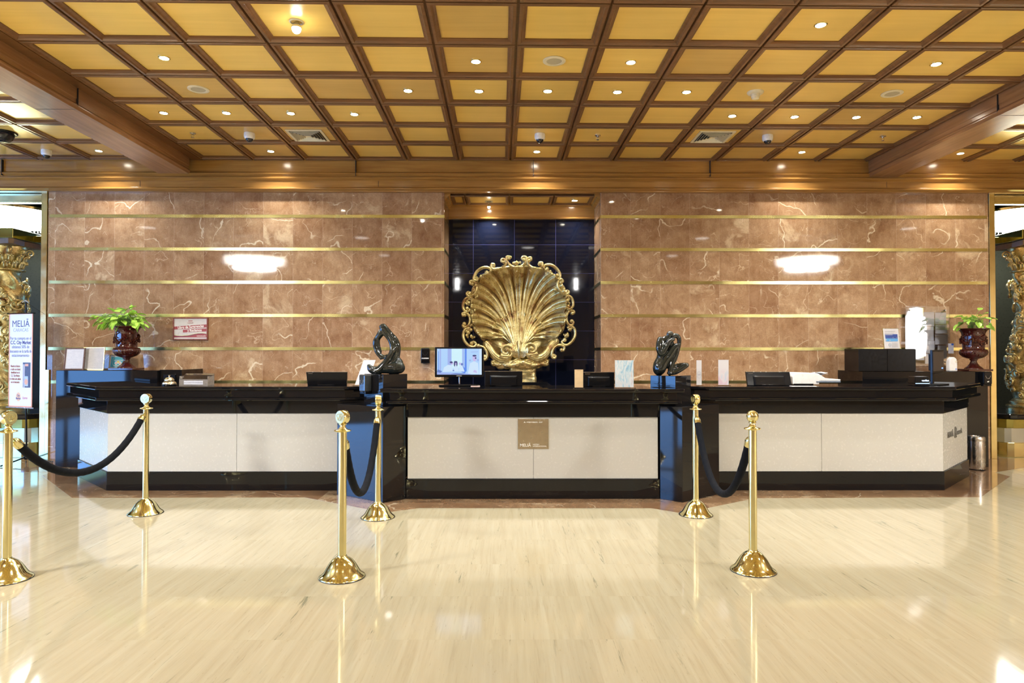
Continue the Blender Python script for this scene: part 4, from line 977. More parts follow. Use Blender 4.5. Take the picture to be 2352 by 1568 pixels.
# framed papers on the left back counter
def stand_frame(px0, px1, py0, Yb, label, frame_mat, sheet, base, fw=0.014, lean=0.16, depth=0.016, mirror_lean=False, skew=0.0):
    x0, x1 = X(px0, Yb), X(px1, Yb); w = (x1-x0)/2; h = (Z(py0, Yb, (px0+px1)/2)-base)/math.cos(lean)
    t = thing('standing_frame', label, 'frame', ((x0+x1)/2, Yb, base+0.001), skew)
    def P(o): o.rotation_euler = (-lean, 0, 0); return o
    m = MB(); m.box(-w, w, 0, depth, 0, fw); m.box(-w, w, 0, depth, h-fw, h); m.box(-w, -w+fw, 0, depth, fw, h-fw); m.box(w-fw, w, 0, depth, fw, h-fw)
    P(m.build('frame', frame_mat, t, bevel=0.002))
    P(MB().box(-w+fw, w-fw, 0.004, depth-0.003, fw, h-fw).build('sheet', sheet, t))
    m = MB(); m.add([(-0.03, depth, h*0.6), (0.03, depth, h*0.6), (0.03, depth+h*math.sin(lean)*1.1+0.03, h*0.035+0.004), (-0.03, depth+h*math.sin(lean)*1.1+0.03, h*0.035+0.004)], [(0, 1, 2, 3)])
    o = P(m.build('back_leg', M['black_matte'], t)); s_ = o.modifiers.new('s', 'SOLIDIFY'); s_.thickness = 0.003
    return t, w, h, lean
dwood = simple('dark_frame_wood', (0.09, 0.030, 0.018), 0.3); gfr = simple('gold_frame', (0.62, 0.50, 0.22), 0.3, 0.8)
stand_frame(147, 191, 798.5, 8.38, 'dark wooden frame with a typed certificate, leftmost on the left back counter', dwood, M['paper'], 1.168, 0.017, skew=0.10)
stand_frame(190, 236, 797.5, 8.46, 'thin gold frame with a typed letter, between the dark frame and the teal award', gfr, M['paper'], 1.168, 0.010, skew=0.16)
t, w, h, ln = stand_frame(249, 291, 814, 8.66, 'small gold frame with a teal award, half hidden by the left urn', gfr, M['paper_plain'], 1.168, 0.008)
card = MB().box(-w+0.022, w-0.014, 0.0025, 0.005, 0.030, h-0.030).build('award_card', simple('teal_print', (0.07, 0.42, 0.52), 0.35, var=0.03), t); card.rotation_euler = (-ln, 0, 0)
m = MB(); m.tube([(0.075*math.cos(a), 0.0015, h*0.52+0.075*math.sin(a)) for a in [-0.9+i*(PI+1.8)/24 for i in range(25)]], 0.0014, 4); m.build('ring', wt, card)
text_mesh('EXCELENCIA', 0.019, wt, card, loc=(0.0, 0.0015, h*0.60), ext=0.0004, bold=0.0004)
text_mesh('tripadvisor', 0.024, wt, card, loc=(0.0, 0.0015, 0.048), ext=0.0004, bold=0.0005)
m = MB(); 
for sx_ in (-1, 1): m.extrude_y(disc(sx_*0.024, h*0.42, 0.020), 0.0005, 0.0015)
m.build('owl_eyes', wt, card)
for sx_ in (-1, 1): MB().extrude_y(disc(sx_*0.024, h*0.42, 0.008), -0.0002, 0.0005).build('pupil', D.materials.get('red_dots') or simple('red_dots', (0.5, 0.08, 0.06), 0.5), card)
m = MB(); m.extrude_y([(-0.018, h*0.42+0.022), (0.0, h*0.42-0.004), (0.018, h*0.42+0.022), (0, h*0.42+0.030)], 0.0002, 0.0014); m.build('beak', simple('yellow_print', (0.8, 0.6, 0.1), 0.5), card)

# certificate with the city picture, on the black cabinet
ztop = Z(801, 8.24, 2040)
t, w, h, ln = stand_frame(2030, 2070, 753.5, 8.33, 'gold-edged certificate with a blue night city picture, standing on the black cabinet', gfr, M['paper_plain'], ztop, 0.004, 0.12, skew=0.12)
pc = NT('night_city_print'); p = pc.obj(); x_, y_, z_ = pc.sep(p); nn = pc.noise(pc.vmul(p, (60, 1, 40)), 1.0, 3)
base_ = pc.mix(pc.smooth(z_, h*0.46, h*0.54), (0.10, 0.35, 0.70), (0.03, 0.07, 0.30))
pc.set(color=pc.mix(pc.math('MULTIPLY', pc.smooth(nn, 0.58, 0.66), pc.math('SUBTRACT', 1.0, pc.smooth(z_, h*0.50, h*0.62))), base_, (0.75, 0.68, 0.30)), rough=0.3)
pcard = MB().box(-w+0.028, w-0.024, 0.001, 0.004, h*0.36, h*0.71).build('picture', pc.m, t); pcard.rotation_euler = (-ln, 0, 0)
m = MB()
for k in range(3): m.box(-w+0.03, w-0.05-0.02*k, 0.0, 0.001+0.002, h*0.84-0.022*k, h*0.84-0.022*k+0.007)
m.extrude_y(disc(-w*0.25, h*0.20, 0.022), 0.001, 0.0035)
for k in range(4): m.box(0.0, w-0.03, 0.0, 0.003, h*0.28-0.016*k, h*0.28-0.016*k+0.005)
o = m.build('print', simple('pale_grey_ink', (0.45, 0.46, 0.50), 0.6), t); o.rotation_euler = (-ln, 0, 0)

# wall sign
Ys = 8.862
x0, x1 = X(398.5, Ys), X(478, Ys); z0, z1 = Z(780.5, Ys, 440), Z(729.5, Ys, 440); w, h = (x1-x0)/2, (z1-z0)/2
t = thing('framed_notice', 'framed notice reading Libro de Sugerencias y Reclamos on the marble wall', 'notice', ((x0+x1)/2, Ys, (z0+z1)/2))
fw = 0.013; rfr = simple('red_brown_frame', (0.22, 0.05, 0.035), 0.3)
m = MB(); m.box(-w, w, -0.022, 0.006, -h, -h+fw); m.box(-w, w, -0.022, 0.006, h-fw, h); m.box(-w, -w+fw, -0.022, 0.006, -h+fw, h-fw); m.box(w-fw, w, -0.022, 0.006, -h+fw, h-fw)
m.build('frame', rfr, t, bevel=0.002)
sh_ = MB().box(-w+fw, w-fw, -0.014, 0.004, -h+fw, h-fw).build('sheet', simple('warm_white_print', (0.60, 0.57, 0.56), 0.3, var=0.02), t)
wine = simple('wine_print', (0.34, 0.05, 0.06), 0.35, var=0.05)
iw, ih = w-fw, h-fw
m = MB(); m.extrude_y([(-iw, -ih*0.08), (iw, ih*0.14), (iw, ih*0.44), (-iw, ih*0.22)], -0.0150, -0.0142)
m.extrude_y([(-iw*0.46, -ih*0.36), (iw*0.98, -ih*0.26), (iw*0.98, ih*0.04), (-iw*0.46, -ih*0.09)], -0.0150, -0.0142)
m.build('wine_bar', wine, sh_)
m = MB(); wave = [(-iw, -ih*0.66), (-iw*0.6, -ih*0.72), (-iw*0.1, -ih*0.66), (iw*0.3, -ih*0.52), (iw*0.7, -ih*0.46), (iw, -ih*0.52)]
m.extrude_y([(-iw, -ih*0.84)]+[(iw, -ih*0.84)]+wave[::-1], -0.0150, -0.0142); m.build('wave_field', wine, sh_)
m = MB(); m.tube([(x, -0.0155, z+0.004) for x, z in [(p[0], p[1]) for p in curve_pts([(a, b, 0) for a, b in wave], 6)]], 0.0022, 5); m.build('yellow_line', simple('yellow_line', (0.8, 0.65, 0.1), 0.5), sh_)
m = MB(); m.tube([(p[0], -0.0155, p[1]-0.001) for p in curve_pts([(a, b, 0) for a, b in wave], 6)], 0.0022, 5); m.build('blue_line', simple('blue_line', (0.05, 0.06, 0.35), 0.5), sh_)
text_mesh('Libro de Sugerencias', 0.047, wt, sh_, loc=(iw*0.02, -0.0156, ih*0.19), rot=(PI/2, -0.075, 0), ext=0.0005, bold=0.0010, sx=0.86)
text_mesh('y Reclamos', 0.047, wt, sh_, loc=(iw*0.26, -0.0156, -ih*0.16), rot=(PI/2, -0.05, 0), ext=0.0005, bold=0.0010, sx=0.86)
text_mesh('INDEPABIS', 0.016, wine, sh_, loc=(0, -0.0156, ih*0.58), ext=0.0005)
for q in (-1, 0, 1): MB().extrude_y(disc(q*0.018, ih*0.78, 0.007), -0.0152, -0.0142).build('crest', wine, sh_)
text_mesh('venezuela', 0.030, wt, sh_, loc=(iw*0.66, -0.0156, -ih*0.70), ext=0.0005, shear=0.2)

# clear notice board with papers on the right
Yb = 8.80
x0, x1 = X(2080.5, Yb), X(2181, Yb); z0, z1 = Z(839.5, Yb, 2130), Z(703.5, Yb, 2130)
t = thing('clear_notice_board', 'clear acrylic notice board on metal standoffs on the marble wall, near the right urn', 'notice board', ((x0+x1)/2, Yb, (z0+z1)/2))
w, h = (x1-x0)/2, (z1-z0)/2
MB().box(-w, w, -0.006, -0.001, -h, h).build('front_sheet', M['acrylic'], t); MB().box(-w, w, 0.006, 0.010, -h, h).build('rear_sheet', M['acrylic'], t)
for sx_ in (-1, 1):
    for sz_ in (-0.87, 0.87): MB().lathe([(0.0001, -0.016), (0.010, -0.016), (0.011, -0.012), (0.011, 0.068), (0.0001, 0.068)], 20, (sx_*(w-0.055), 0, sz_*h), 'y').build('standoff', M['steel'], t, True)
cx, cz = (x0+x1)/2, (z0+z1)/2
papers = [(2120, 716.5, 2146.5, 749, 1), (2148.5, 717.5, 2174, 744.5, 0), (2149, 746, 2176.5, 766, 0), (2148, 767.5, 2177.5, 791, 0), (2118, 750, 2145, 782, 1), (2126, 782.5, 2147, 811, 0), (2125, 812.5, 2140, 835, 0), (2107, 803, 2123, 827, 1), (2154, 793, 2175, 823.5, 0),
          (2083, 717, 2118, 749, 1), (2083, 751, 2116, 784, 1), (2083, 790, 2105, 826, 0)]
for k, (a, b, c, d, q) in enumerate(papers):
    xa, xb = X(a, Yb)-cx, X(c, Yb)-cx; za, zb = Z(d, Yb, 2140)-cz, Z(b, Yb, 2140)-cz
    p_ = thing('posted_paper', ['white sheet of a pair at the top of the clear notice board, second column', 'topmost printed sheet in the right column of the clear notice board', 'second sheet from the top in the right column of the clear notice board', 'third sheet from the top in the right column of the clear notice board',
        'second sheet down in the middle column of the clear notice board', 'sheet left of the side-on monitor, low in the middle column of the notice board', 'lowest small sheet in the middle column of the clear notice board', 'small pale sheet just right of the black cabinet, low on the notice board',
        'lowest sheet in the right column of the clear notice board, behind the monitor', 'white sheet at the top left of the clear notice board', 'white sheet in the left column of the clear notice board, under the top one', 'sheet with a red heading in the lower left of the clear notice board'][k],
        'paper', (cx+(xa+xb)/2, Yb, cz+(za+zb)/2), 0, 'papers on the notice board')
    w2, h2 = (xb-xa)/2, (zb-za)/2
    MB().box(-w2, w2, 0.0015+0.0002*k, 0.0022+0.0002*k, -h2, h2).build('sheet', [M['paper'], M['paper_small']][k % 2], p_)
p_ = thing('posted_paper', 'bluish sheet sticking out at the right of the clear notice board', 'paper', (X(2182, Yb), Yb-0.02, Z(800, Yb, 2180)), 0, 'papers on the notice board')
MB().box(-0.035, 0.035, 0.0, 0.001, -0.065, 0.065).build('sheet', m_paper('blue_print', (0.2, 0.3, 0.6), 0.012, 0.7, (0.70, 0.72, 0.86)), p_)
MB().box(0.005, 0.035, -0.001, 0.0, 0.040, 0.065).build('blue_corner', simple('blue_patch', (0.04, 0.14, 0.6), 0.4), p_)

# air freshener
t = thing('air_freshener', 'white rounded air freshener between the notice board and the right urn', 'air freshener', (X(2185.5, 8.35), 8.35, 1.158))
n = 14; prof = [(-0.052, 0.0), (0.052, 0.0), (0.050, 0.10)]+[(0.050*math.cos(a)*0.94, 0.125+0.050*math.sin(a)) for a in [i*PI/10 for i in range(11)]]+[(-0.050, 0.10)]
MB().extrude_y(prof, -0.035, 0.035).build('casing', M['white'], t, True, bevel=0.010)
MB().extrude_y(disc(0.028, 0.118, 0.010, 0.014), -0.037, -0.03).build('nozzle', M['steel'], t)
MB().extrude_y(disc(0.030, 0.028, 0.007), -0.0365, -0.03).build('blue_button', simple('blue_button', (0.03, 0.15, 0.7), 0.3), t)

# pedal bin
bx, by, _ = at_z(2243, 1078, 0)
t = thing('pedal_bin', 'round stainless steel bin standing by the splayed end of the right counter', 'bin', (bx, by, 0))
r = 0.090
MB().lathe([(r*0.98, 0.0), (r, 0.01), (r, 0.345), (r*0.98, 0.35)], 40).build('body', M['steel'], t, True)
MB().lathe([(r*1.02, 0.0), (r*1.03, 0.012), (r*1.0, 0.014)], 40).build('base_ring', M['black'], t, True)
MB().lathe([(r*1.03, 0.345), (r*1.04, 0.352), (r*1.02, 0.385), (r*0.95, 0.396), (r*0.75, 0.398), (r*0.72, 0.39), (0.0001, 0.385)], 40).build('lid', M['steel'], t, True)
MB().prism([(-0.015, -r-0.02), (0.015, -r-0.02), (0.015, -r+0.01), (-0.015, -r+0.01)], 0.004, 0.016).build('pedal', M['black'], t, bevel=0.002)
m = MB(); n = 6; vs = []
for i in range(n+1):
    a = -0.55+0.28*i/n; vs += [(r*1.006*math.cos(a), r*1.006*math.sin(a), 0.10), (r*1.006*math.cos(a), r*1.006*math.sin(a), 0.32)]
m.add(vs, [(2*i, 2*i+2, 2*i+3, 2*i+1) for i in range(n)]); m.build('yellow_label', simple('yellow_label', (0.8, 0.75, 0.35), 0.5), t)

# ================================================================== GILDED SHELL
Ysh = 9.28
def sp(u, v, y=0.0):    # outline coordinates read off the photograph -> metres at the shell's own distance
    px, py = 1050+u/5.057, 580+v/5.058
    p = at_y(px, py, Ysh); return Vector((p[0], Ysh+y, p[2]))
sc0 = sp(715, 1100)
sh = thing('shell_ornament', 'large gilded scallop shell with scrolled rim in the black tiled recess', 'sculpture', (sc0.x, Ysh, 0.96))
org = Vector((sc0.x, Ysh, 0.96))
def L_(p): return p-org
NPH, NU = 520, 46
def tip(th):
    s, c = math.sin(th), math.cos(th); n = 2.6
    k = (abs(s)**n+abs(c)**n)**(-1/n); return (715+548*k*s*1.0, 640-468*k*c)
vs = []; fs = []; worn = []
T0, T1 = -2.42, 2.42
NR = 13
for i in range(NPH+1):
    q = i/NPH; th = T0+(T1-T0)*q
    tx, ty = tip(th); sq_ = q*NR-math.floor(q*NR); kk_ = 1.0+0.030*(1-min(1, (abs(sq_-0.5)*2/0.75)**4))-0.02; tx = 715+(tx-715)*kk_; ty = 640+(ty-640)*kk_; bx_, by_ = 715+60*math.sin(th)*0.8, 1095
    dx, dy = tx-bx_, ty-by_
    cxx, cyy = bx_+0.46*dx*(0.55 if abs(th) < 0.6 else 0.55+0.45*min(1, (abs(th)-0.6)/1.0)), by_+dy*0.78-0.20*abs(dx)
    ph = q*NR; fr = ph-math.floor(ph)             # one major rib per unit
    # rib cross profile: deep flute, flat fillet with inner groove
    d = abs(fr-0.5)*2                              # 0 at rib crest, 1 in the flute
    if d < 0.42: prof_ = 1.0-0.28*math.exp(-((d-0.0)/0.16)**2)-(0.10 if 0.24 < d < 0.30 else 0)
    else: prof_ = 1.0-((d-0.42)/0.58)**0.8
    prof_ += 0.10*math.cos(2*PI*fr*5)*(0.5 if d > 0.42 else 0.25)
    for j in range(NU+1):
        u = j/NU
        x = (1-u)**2*bx_+2*u*(1-u)*cxx+u*u*tx; yv = (1-u)**2*by_+2*u*(1-u)*cyy+u*u*ty
        bowl = -0.02+0.16*math.sin(PI*min(1, u*0.98))**1.0*0.9      # hollow in the middle, rising to the rim
        amp = 0.018+0.078*u**0.8
        p = sp(x, yv, bowl-0.01-amp*prof_-0.03*u**6)
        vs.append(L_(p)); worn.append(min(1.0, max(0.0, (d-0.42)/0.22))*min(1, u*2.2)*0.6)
for i in range(NPH):
    for j in range(NU):
        a = i*(NU+1)+j; fs.append((a, a+1, a+NU+2, a+NU+1))
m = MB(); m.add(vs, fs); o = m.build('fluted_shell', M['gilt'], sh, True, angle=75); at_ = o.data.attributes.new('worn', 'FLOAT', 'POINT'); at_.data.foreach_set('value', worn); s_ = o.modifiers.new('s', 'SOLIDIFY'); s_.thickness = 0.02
# dished back piece closing the gap between the shell and its volutes
m = MB(); ring = [(300, 1030), (330, 1080), (385, 1160), (450, 1240), (560, 1275), (715, 1285), (880, 1275), (990, 1235), (1070, 1150), (1125, 1070), (1150, 1020), (1000, 960), (880, 1000), (715, 1060), (560, 1010), (430, 980)]
cc = L_(sp(715, 1160, 0.08)); rp = [L_(sp(u, v, 0.075)) for u, v in ring+ring[:1]]
m.add([cc]+rp, [(0, i+1, i+2) for i in range(len(rp)-1)]); o = m.build('back_piece', M['gilt'], sh, True); s_ = o.modifiers.new('s', 'SOLIDIFY'); s_.thickness = 0.02; s_.offset = 0
# inner fan of slender staves
m = MB()
for k in range(-7, 8):
    th = k*0.20; ln = 395-abs(k)*6 if abs(k) < 6 else 330
    pts = []
    for j in range(12):
        u = j/11; x = 715+u*ln*math.sin(th*0.50+th*0.42*u)+k*2; yv = 1090-u*ln*math.cos(th*0.5+th*0.42*u)
        pts.append(L_(sp(x, yv, 0.03+0.05*math.sin(PI*u*0.8)-0.045)))
    m.tube(pts, [0.010+0.003*(j/11) for j in range(12)], 8); e = pts[-1]; m.sphere(e, 0.0155, 10, (1, 1, 1.2))
m.build('inner_staves', M['gilt'], sh, True)
def scroll(pts, r=0.022, name='rim_scroll', balls=(1, 1), y=-0.105, n=7, rend=0.7, br=1.35):
    c = [L_(sp(u, v, y)) for u, v in pts]; c = curve_pts(c, n); k = len(c)
    m = MB(); m.tube(c, [r*(rend+(1-rend)*math.sin(PI*i/(k-1))) for i in range(k)], 12, flat=(1.3, 1.0))
    # a bead line riding on the front of the scroll
    m.tube([p+Vector((0, -r*1.15, 0)) for p in c], [r*0.35*math.sin(PI*(0.1+0.8*i/(k-1))) for i in range(k)], 8)
    if balls[0]: m.sphere(c[0], r*br, 14)
    if balls[1]: m.sphere(c[-1], r*br, 14)
    return m.build(name, M['gilt'], sh, True)
SC = [
 [(600, 78), (625, 65), (578, 62), (575, 105), (605, 150), (660, 178), (715, 178), (765, 158), (797, 118), (800, 72), (770, 58), (750, 80), (775, 92)],
 [(545, 118), (515, 112), (525, 88), (560, 100), (567, 140), (530, 185), (475, 208), (425, 203), (400, 175), (405, 145), (432, 148), (425, 165)],
 [(830, 100), (855, 95), (850, 70), (818, 82), (812, 125), (845, 172), (905, 198), (958, 195), (985, 165), (980, 130), (950, 128), (955, 145)],
 [(345, 240), (365, 245), (395, 215), (360, 185), (300, 188), (240, 225), (205, 285), (203, 325), (235, 335), (242, 312), (225, 305)],
 [(1040, 200), (1020, 210), (1000, 185), (1025, 155), (1085, 155), (1145, 195), (1185, 255), (1182, 305), (1150, 312), (1135, 285), (1155, 275)],
 [(185, 372), (160, 372), (160, 345), (200, 345), (232, 390), (225, 455), (185, 505), (140, 512), (118, 485), (135, 465), (150, 480)],
 [(1200, 355), (1220, 345), (1205, 320), (1170, 335), (1158, 385), (1180, 440), (1225, 485), (1268, 492), (1288, 465), (1268, 450), (1255, 468)],
 [(140, 590), (120, 575), (140, 548), (175, 560), (170, 535), (120, 535), (85, 575), (75, 630), (90, 675), (130, 692), (150, 665), (125, 652)],
 [(1275, 560), (1295, 545), (1275, 520), (1250, 540), (1275, 510), (1315, 530), (1338, 585), (1330, 635), (1295, 665), (1265, 648), (1285, 628)],
 [(95, 730), (75, 738), (70, 712), (110, 708), (148, 745), (155, 800), (135, 850), (95, 872), (72, 850), (90, 830)],
 [(1330, 708), (1350, 705), (1340, 682), (1295, 688), (1265, 730), (1262, 790), (1290, 840), (1330, 840), (1342, 812), (1322, 800)],
 [(135, 930), (115, 920), (135, 892), (168, 905), (150, 882), (105, 892), (78, 945), (90, 1020), (140, 1080), (195, 1095), (225, 1065), (195, 1035), (175, 1055)],
 [(1300, 895), (1320, 885), (1300, 860), (1275, 880), (1310, 855), (1350, 885), (1362, 950), (1335, 1020), (1280, 1068), (1230, 1068), (1210, 1035), (1240, 1015)],
 [(250, 1080), (310, 1100), (345, 1150), (350, 1205), (330, 1240), (308, 1225), (322, 1205)],
 [(1205, 1130), (1228, 1135), (1235, 1095), (1190, 1072), (1130, 1095), (1098, 1150), (1098, 1205), (1125, 1225), (1138, 1200), (1115, 1195)],
]
for c in SC: scroll(c, 0.021)
# small shell-like fillings and bead runs between the scrolls
rs = random.Random(4)
beads = [(690, 130, 9), (300, 290, 6), (1070, 240, 8), (245, 400, 4), (230, 505, 4), (190, 680, 5), (175, 850, 3), (190, 985, 4), (1135, 330, 4), (1145, 440, 3), (1240, 580, 4), (1245, 740, 5), (1270, 960, 6), (480, 235, 4), (860, 215, 4), (690, 205, 4), (945, 210, 4), (130, 600, 4), (1300, 600, 3), (130, 960, 4), (370, 235, 5)]
for u, v, k in beads:
    m = MB()
    for i in range(k):
        a = rs.uniform(0, 6.3); d = rs.uniform(0, 26)
        p = L_(sp(u+(i-k/2)*9+d*math.cos(a)*0.4, v+d*math.sin(a)*0.8, -0.095+rs.uniform(-0.01, 0.015))); m.sphere(p, rs.uniform(0.010, 0.019), 10, (1.0, 0.9, 1.4))
    m.build('bead_work', M['gilt'], sh, True)
# rim band joining the ribs with the scrolls
pts = [L_(sp(*tip(T0+(T1-T0)*i/90), -0.045)) for i in range(91)]
MB().tube(pts, [0.020+0.007*math.cos(i*2*PI/6) for i in range(91)], 10, flat=(1.5, 1.0)).build('rim_band', M['gilt'], sh, True)
# two big volutes with their sweeping leaves
def volute(cu, cv, sg_, tail):
    pts = []
    for i in range(46):
        a = i/45*2*PI*1.55; r_ = 14+a*7.4
        pts.append((cu+sg_*r_*math.sin(a+0.6)*1.0, cv-r_*math.cos(a+0.6)))
    tail2 = [pts[-1]]+tail
    c1 = [L_(sp(u, v, -0.115-0.05*math.exp(-i/12))) for i, (u, v) in enumerate(pts)]
    m = MB(); m.tube(c1, [0.012+0.012*i/45 for i in range(46)], 12, flat=(1.4, 1.0)); m.sphere(c1[0], 0.024, 14)
    c2 = curve_pts([L_(sp(u, v, -0.11+0.012*i)) for i, (u, v) in enumerate(tail2)], 9); k = len(c2)
    m.tube(c2, [0.024+0.030*math.sin(PI*min(1, i/(k-1)*0.95+0.05)) for i in range(k)], 14, flat=(0.8, 1.15))
    for off in (-0.55, 0.0, 0.55):
        m.tube([c2[i]+Vector((0, -0.034-0.012*math.cos(off*2), off*0.050*math.sin(PI*i/(k-1)))) for i in range(k)], [0.005+0.007*math.sin(PI*i/(k-1)) for i in range(k)], 8)
    return m.build('volute', M['gilt'], sh, True)
volute(572, 1140, 1, [(600, 1205), (545, 1245), (480, 1232), (415, 1175), (370, 1105), (335, 1055), (350, 1040), (400, 1062)])
volute(862, 1120, -1, [(835, 1190), (900, 1228), (985, 1215), (1055, 1150), (1100, 1075), (1150, 1030), (1120, 1010), (1060, 1030)])
m = MB()
for sg_, base in ((-1, 0), (1, 0)):
    for k in range(5):
        c = curve_pts([L_(sp(720+sg_*(10+k*9), 1220, -0.10)), L_(sp(720+sg_*(20+k*20), 1150, -0.13)), L_(sp(720+sg_*(12+k*18), 1080, -0.11)), L_(sp(720+sg_*(26+k*26), 1035+k*6, -0.09))], 6)
        m.tube(c, [0.007+0.010*math.sin(PI*i/(len(c)-1)) for i in range(len(c))], 8)
m.tube([L_(sp(720, 1230, -0.10)), L_(sp(720, 1120, -0.145)), L_(sp(718, 1030, -0.11))], [0.02, 0.022, 0.028], 12)
m.build('centre_palmette', M['gilt'], sh, True)
# cloud-like ledge and the stem the shell stands on
m = MB()
for k in range(46):
    f = k/45; u = 430+600*f; v = 1265+28*math.sin(k*1.9)+22*math.sin(PI*f)
    m.sphere(L_(sp(u, v, -0.03-0.05*math.sin(PI*f)+0.01*math.sin(k*2.7))), 0.034+0.012*math.sin(k*2.3), 10, (1.5, 1.0, 0.85))
for k in range(24):
    f = k/23; u = 490+460*f; v = 1312+14*math.sin(k*2.1); m.sphere(L_(sp(u, v, -0.02-0.04*math.sin(PI*f))), 0.036+0.010*math.sin(k*1.7), 10, (1.5, 1.0, 0.9))
o = m.build('cloud_ledge', M['gilt'], sh, True); r_ = o.modifiers.new('r', 'REMESH'); r_.mode = 'VOXEL'; r_.voxel_size = 0.008; r_.use_smooth_shade = True
scroll([(480, 1285), (455, 1262), (420, 1262), (402, 1280), (415, 1292)], 0.014, 'ledge_scroll', (0, 1), -0.06)
scroll([(960, 1285), (990, 1262), (1030, 1250), (1050, 1262), (1040, 1280), (1020, 1270)], 0.016, 'ledge_scroll', (0, 1), -0.06)
scroll([(690, 1290), (660, 1255), (700, 1235), (745, 1262), (720, 1290)], 0.013, 'ledge_scroll', (0, 1), -0.09)
scroll([(760, 1285), (800, 1250), (850, 1245), (880, 1272), (850, 1290)], 0.013, 'ledge_scroll', (0, 1), -0.09)
# rough cast stem: noisy block, standing on a low plinth
vs = []; fs = []; nz = 26; na = 40
xa, xb = sp(608, 1340).x, sp(918, 1340).x; ztop_, zbot = sp(0, 1330).z, 0.985
for j in range(nz+1):
    z = zbot+(ztop_-zbot)*j/nz
    for i in range(na):
        a = 2*PI*i/na; cs, sn = math.cos(a), math.sin(a); k = (abs(cs)**6+abs(sn)**6)**(-1/6)
        w_ = (xb-xa)/2; d_ = 0.10
        p = Vector(((xa+xb)/2+w_*k*cs, Ysh+0.05+d_*k*sn, z)); nn = mnoise.noise(p*14)*0.014+mnoise.noise(p*35)*0.007
        vs.append(L_(p+Vector((cs, sn, 0))*nn))
for j in range(nz):
    for i in range(na): k = (i+1) % na; fs.append((j*na+i, j*na+k, (j+1)*na+k, (j+1)*na+i))
fs.append(tuple(range(na))[::-1]); fs.append(tuple(nz*na+i for i in range(na)))
m = MB(); m.add(vs, fs); m.build('stem', M['gilt'], sh, True)
t = thing('granite_plinth', 'low black plinth under the gilded shell, mostly hidden by the middle counter', 'plinth', (sc0.x+0.03, Ysh+0.05, 0))
MB().box(-0.42, 0.42, -0.20, 0.20, 0.0, 0.93).build('block', M['granite'], t, bevel=0.004)
MB().box(-0.36, 0.36, -0.16, 0.16, 0.93, 0.985).build('cap', M['granite'], t, bevel=0.004)

# ================================================================== BRONZE SCULPTURES
def chains(name, label, base, s, cu, cv, CH, blobs, vox=0.0045, cat='sculpture', fat=1.0):
    t = thing(name, label, cat, base)
    m = MB()
    for ch in CH:
        pts = curve_pts([((u-cu)*s, y*s, (cv-v)*s, r*s*fat) for (u, v, y, r) in ch], 8)
        m.tube([(p[0], p[1], p[2]) for p in pts], [p[3] for p in pts], 16)
        for e in (pts[0], pts[-1]): m.sphere((e[0], e[1], e[2]), e[3], 14)
    for (u, v, y, rx, ry, rz) in blobs: m.sphere(((u-cu)*s, y*s, (cv-v)*s), s, 20, (rx, ry, rz))
    o = m.build('cast_figure', M['bronze'], t, True)
    r_ = o.modifiers.new('remesh', 'REMESH'); r_.mode = 'VOXEL'; r_.voxel_size = vox; r_.use_smooth_shade = True
    s2 = o.modifiers.new('smooth', 'SMOOTH'); s2.factor = 0.6; s2.iterations = 6
    return t
_curve = curve_pts
def curve_pts(ctrl, n=10):
    if len(ctrl[0]) == 4:
        P = [list(c) for c in ctrl]; out = []
        for i in range(len(P)-1):
            p0 = P[max(i-1, 0)]; p1 = P[i]; p2 = P[i+1]; p3 = P[min(i+2, len(P)-1)]
            for k in range(n):
                q = k/n; out.append([0.5*((2*b)+(c-a)*q+(2*a-5*b+4*c-d)*q*q+(3*b-a-3*c+d)*q*q*q) for a, b, c, d in zip(p0, p1, p2, p3)])
        out.append(P[-1]); return out
    return _curve(ctrl, n)
# looping abstract figure
Lc = (PED_L[0]-0.012, PED_L[1]+0.215)
CH = [
 [(300, 1030, 0, 42), (340, 1085, 0, 68), (420, 1120, 0, 78), (520, 1110, -20, 80), (620, 1010, -40, 72), (720, 880, -50, 60), (790, 730, -45, 50), (790, 590, -30, 44), (740, 460, -10, 44), (660, 350, 0, 50), (590, 250, 0, 56)],
 [(600, 300, 0, 50), (520, 380, 20, 52), (440, 480, 30, 54), (425, 590, 30, 46), (455, 700, 20, 38), (510, 790, 10, 34), (550, 860, 0, 28)],
 [(450, 700, 15, 40), (505, 780, 12, 44), (575, 830, 5, 44), (650, 830, -10, 36), (700, 800, -20, 30)],
 [(540, 330, 0, 60), (470, 450, 25, 52), (500, 600, 30, 30), (540, 720, 20, 26)],
 [(860, 620, 30, 60), (850, 780, 25, 55), (800, 920, 10, 50), (740, 1010, 0, 50)],
 [(600, 175, 0, 52), (660, 240, 20, 52), (740, 350, 30, 56), (840, 470, 40, 62), (900, 600, 45, 56), (905, 730, 45, 50), (890, 850, 45, 54), (920, 960, 30, 90)],
 [(700, 320, 10, 40), (800, 470, 0, 36), (840, 600, -20, 36), (830, 730, -30, 36), (760, 860, -20, 38), (680, 950, -10, 45), (600, 1040, 0, 60)],
 [(560, 1110, 0, 70), (680, 1080, -10, 95), (820, 1065, 0, 118), (940, 1060, 0, 112)],
 [(545, 290, 0, 34), (500, 258, 0, 12)],
]
chains('abstract_sculpture', 'black bronze sculpture of a looping hollow form on its own block', (Lc[0], Lc[1], 1.178), 0.000462, 655, 1192, CH, [(580, 190, 0, 72, 62, 66)], fat=1.17)
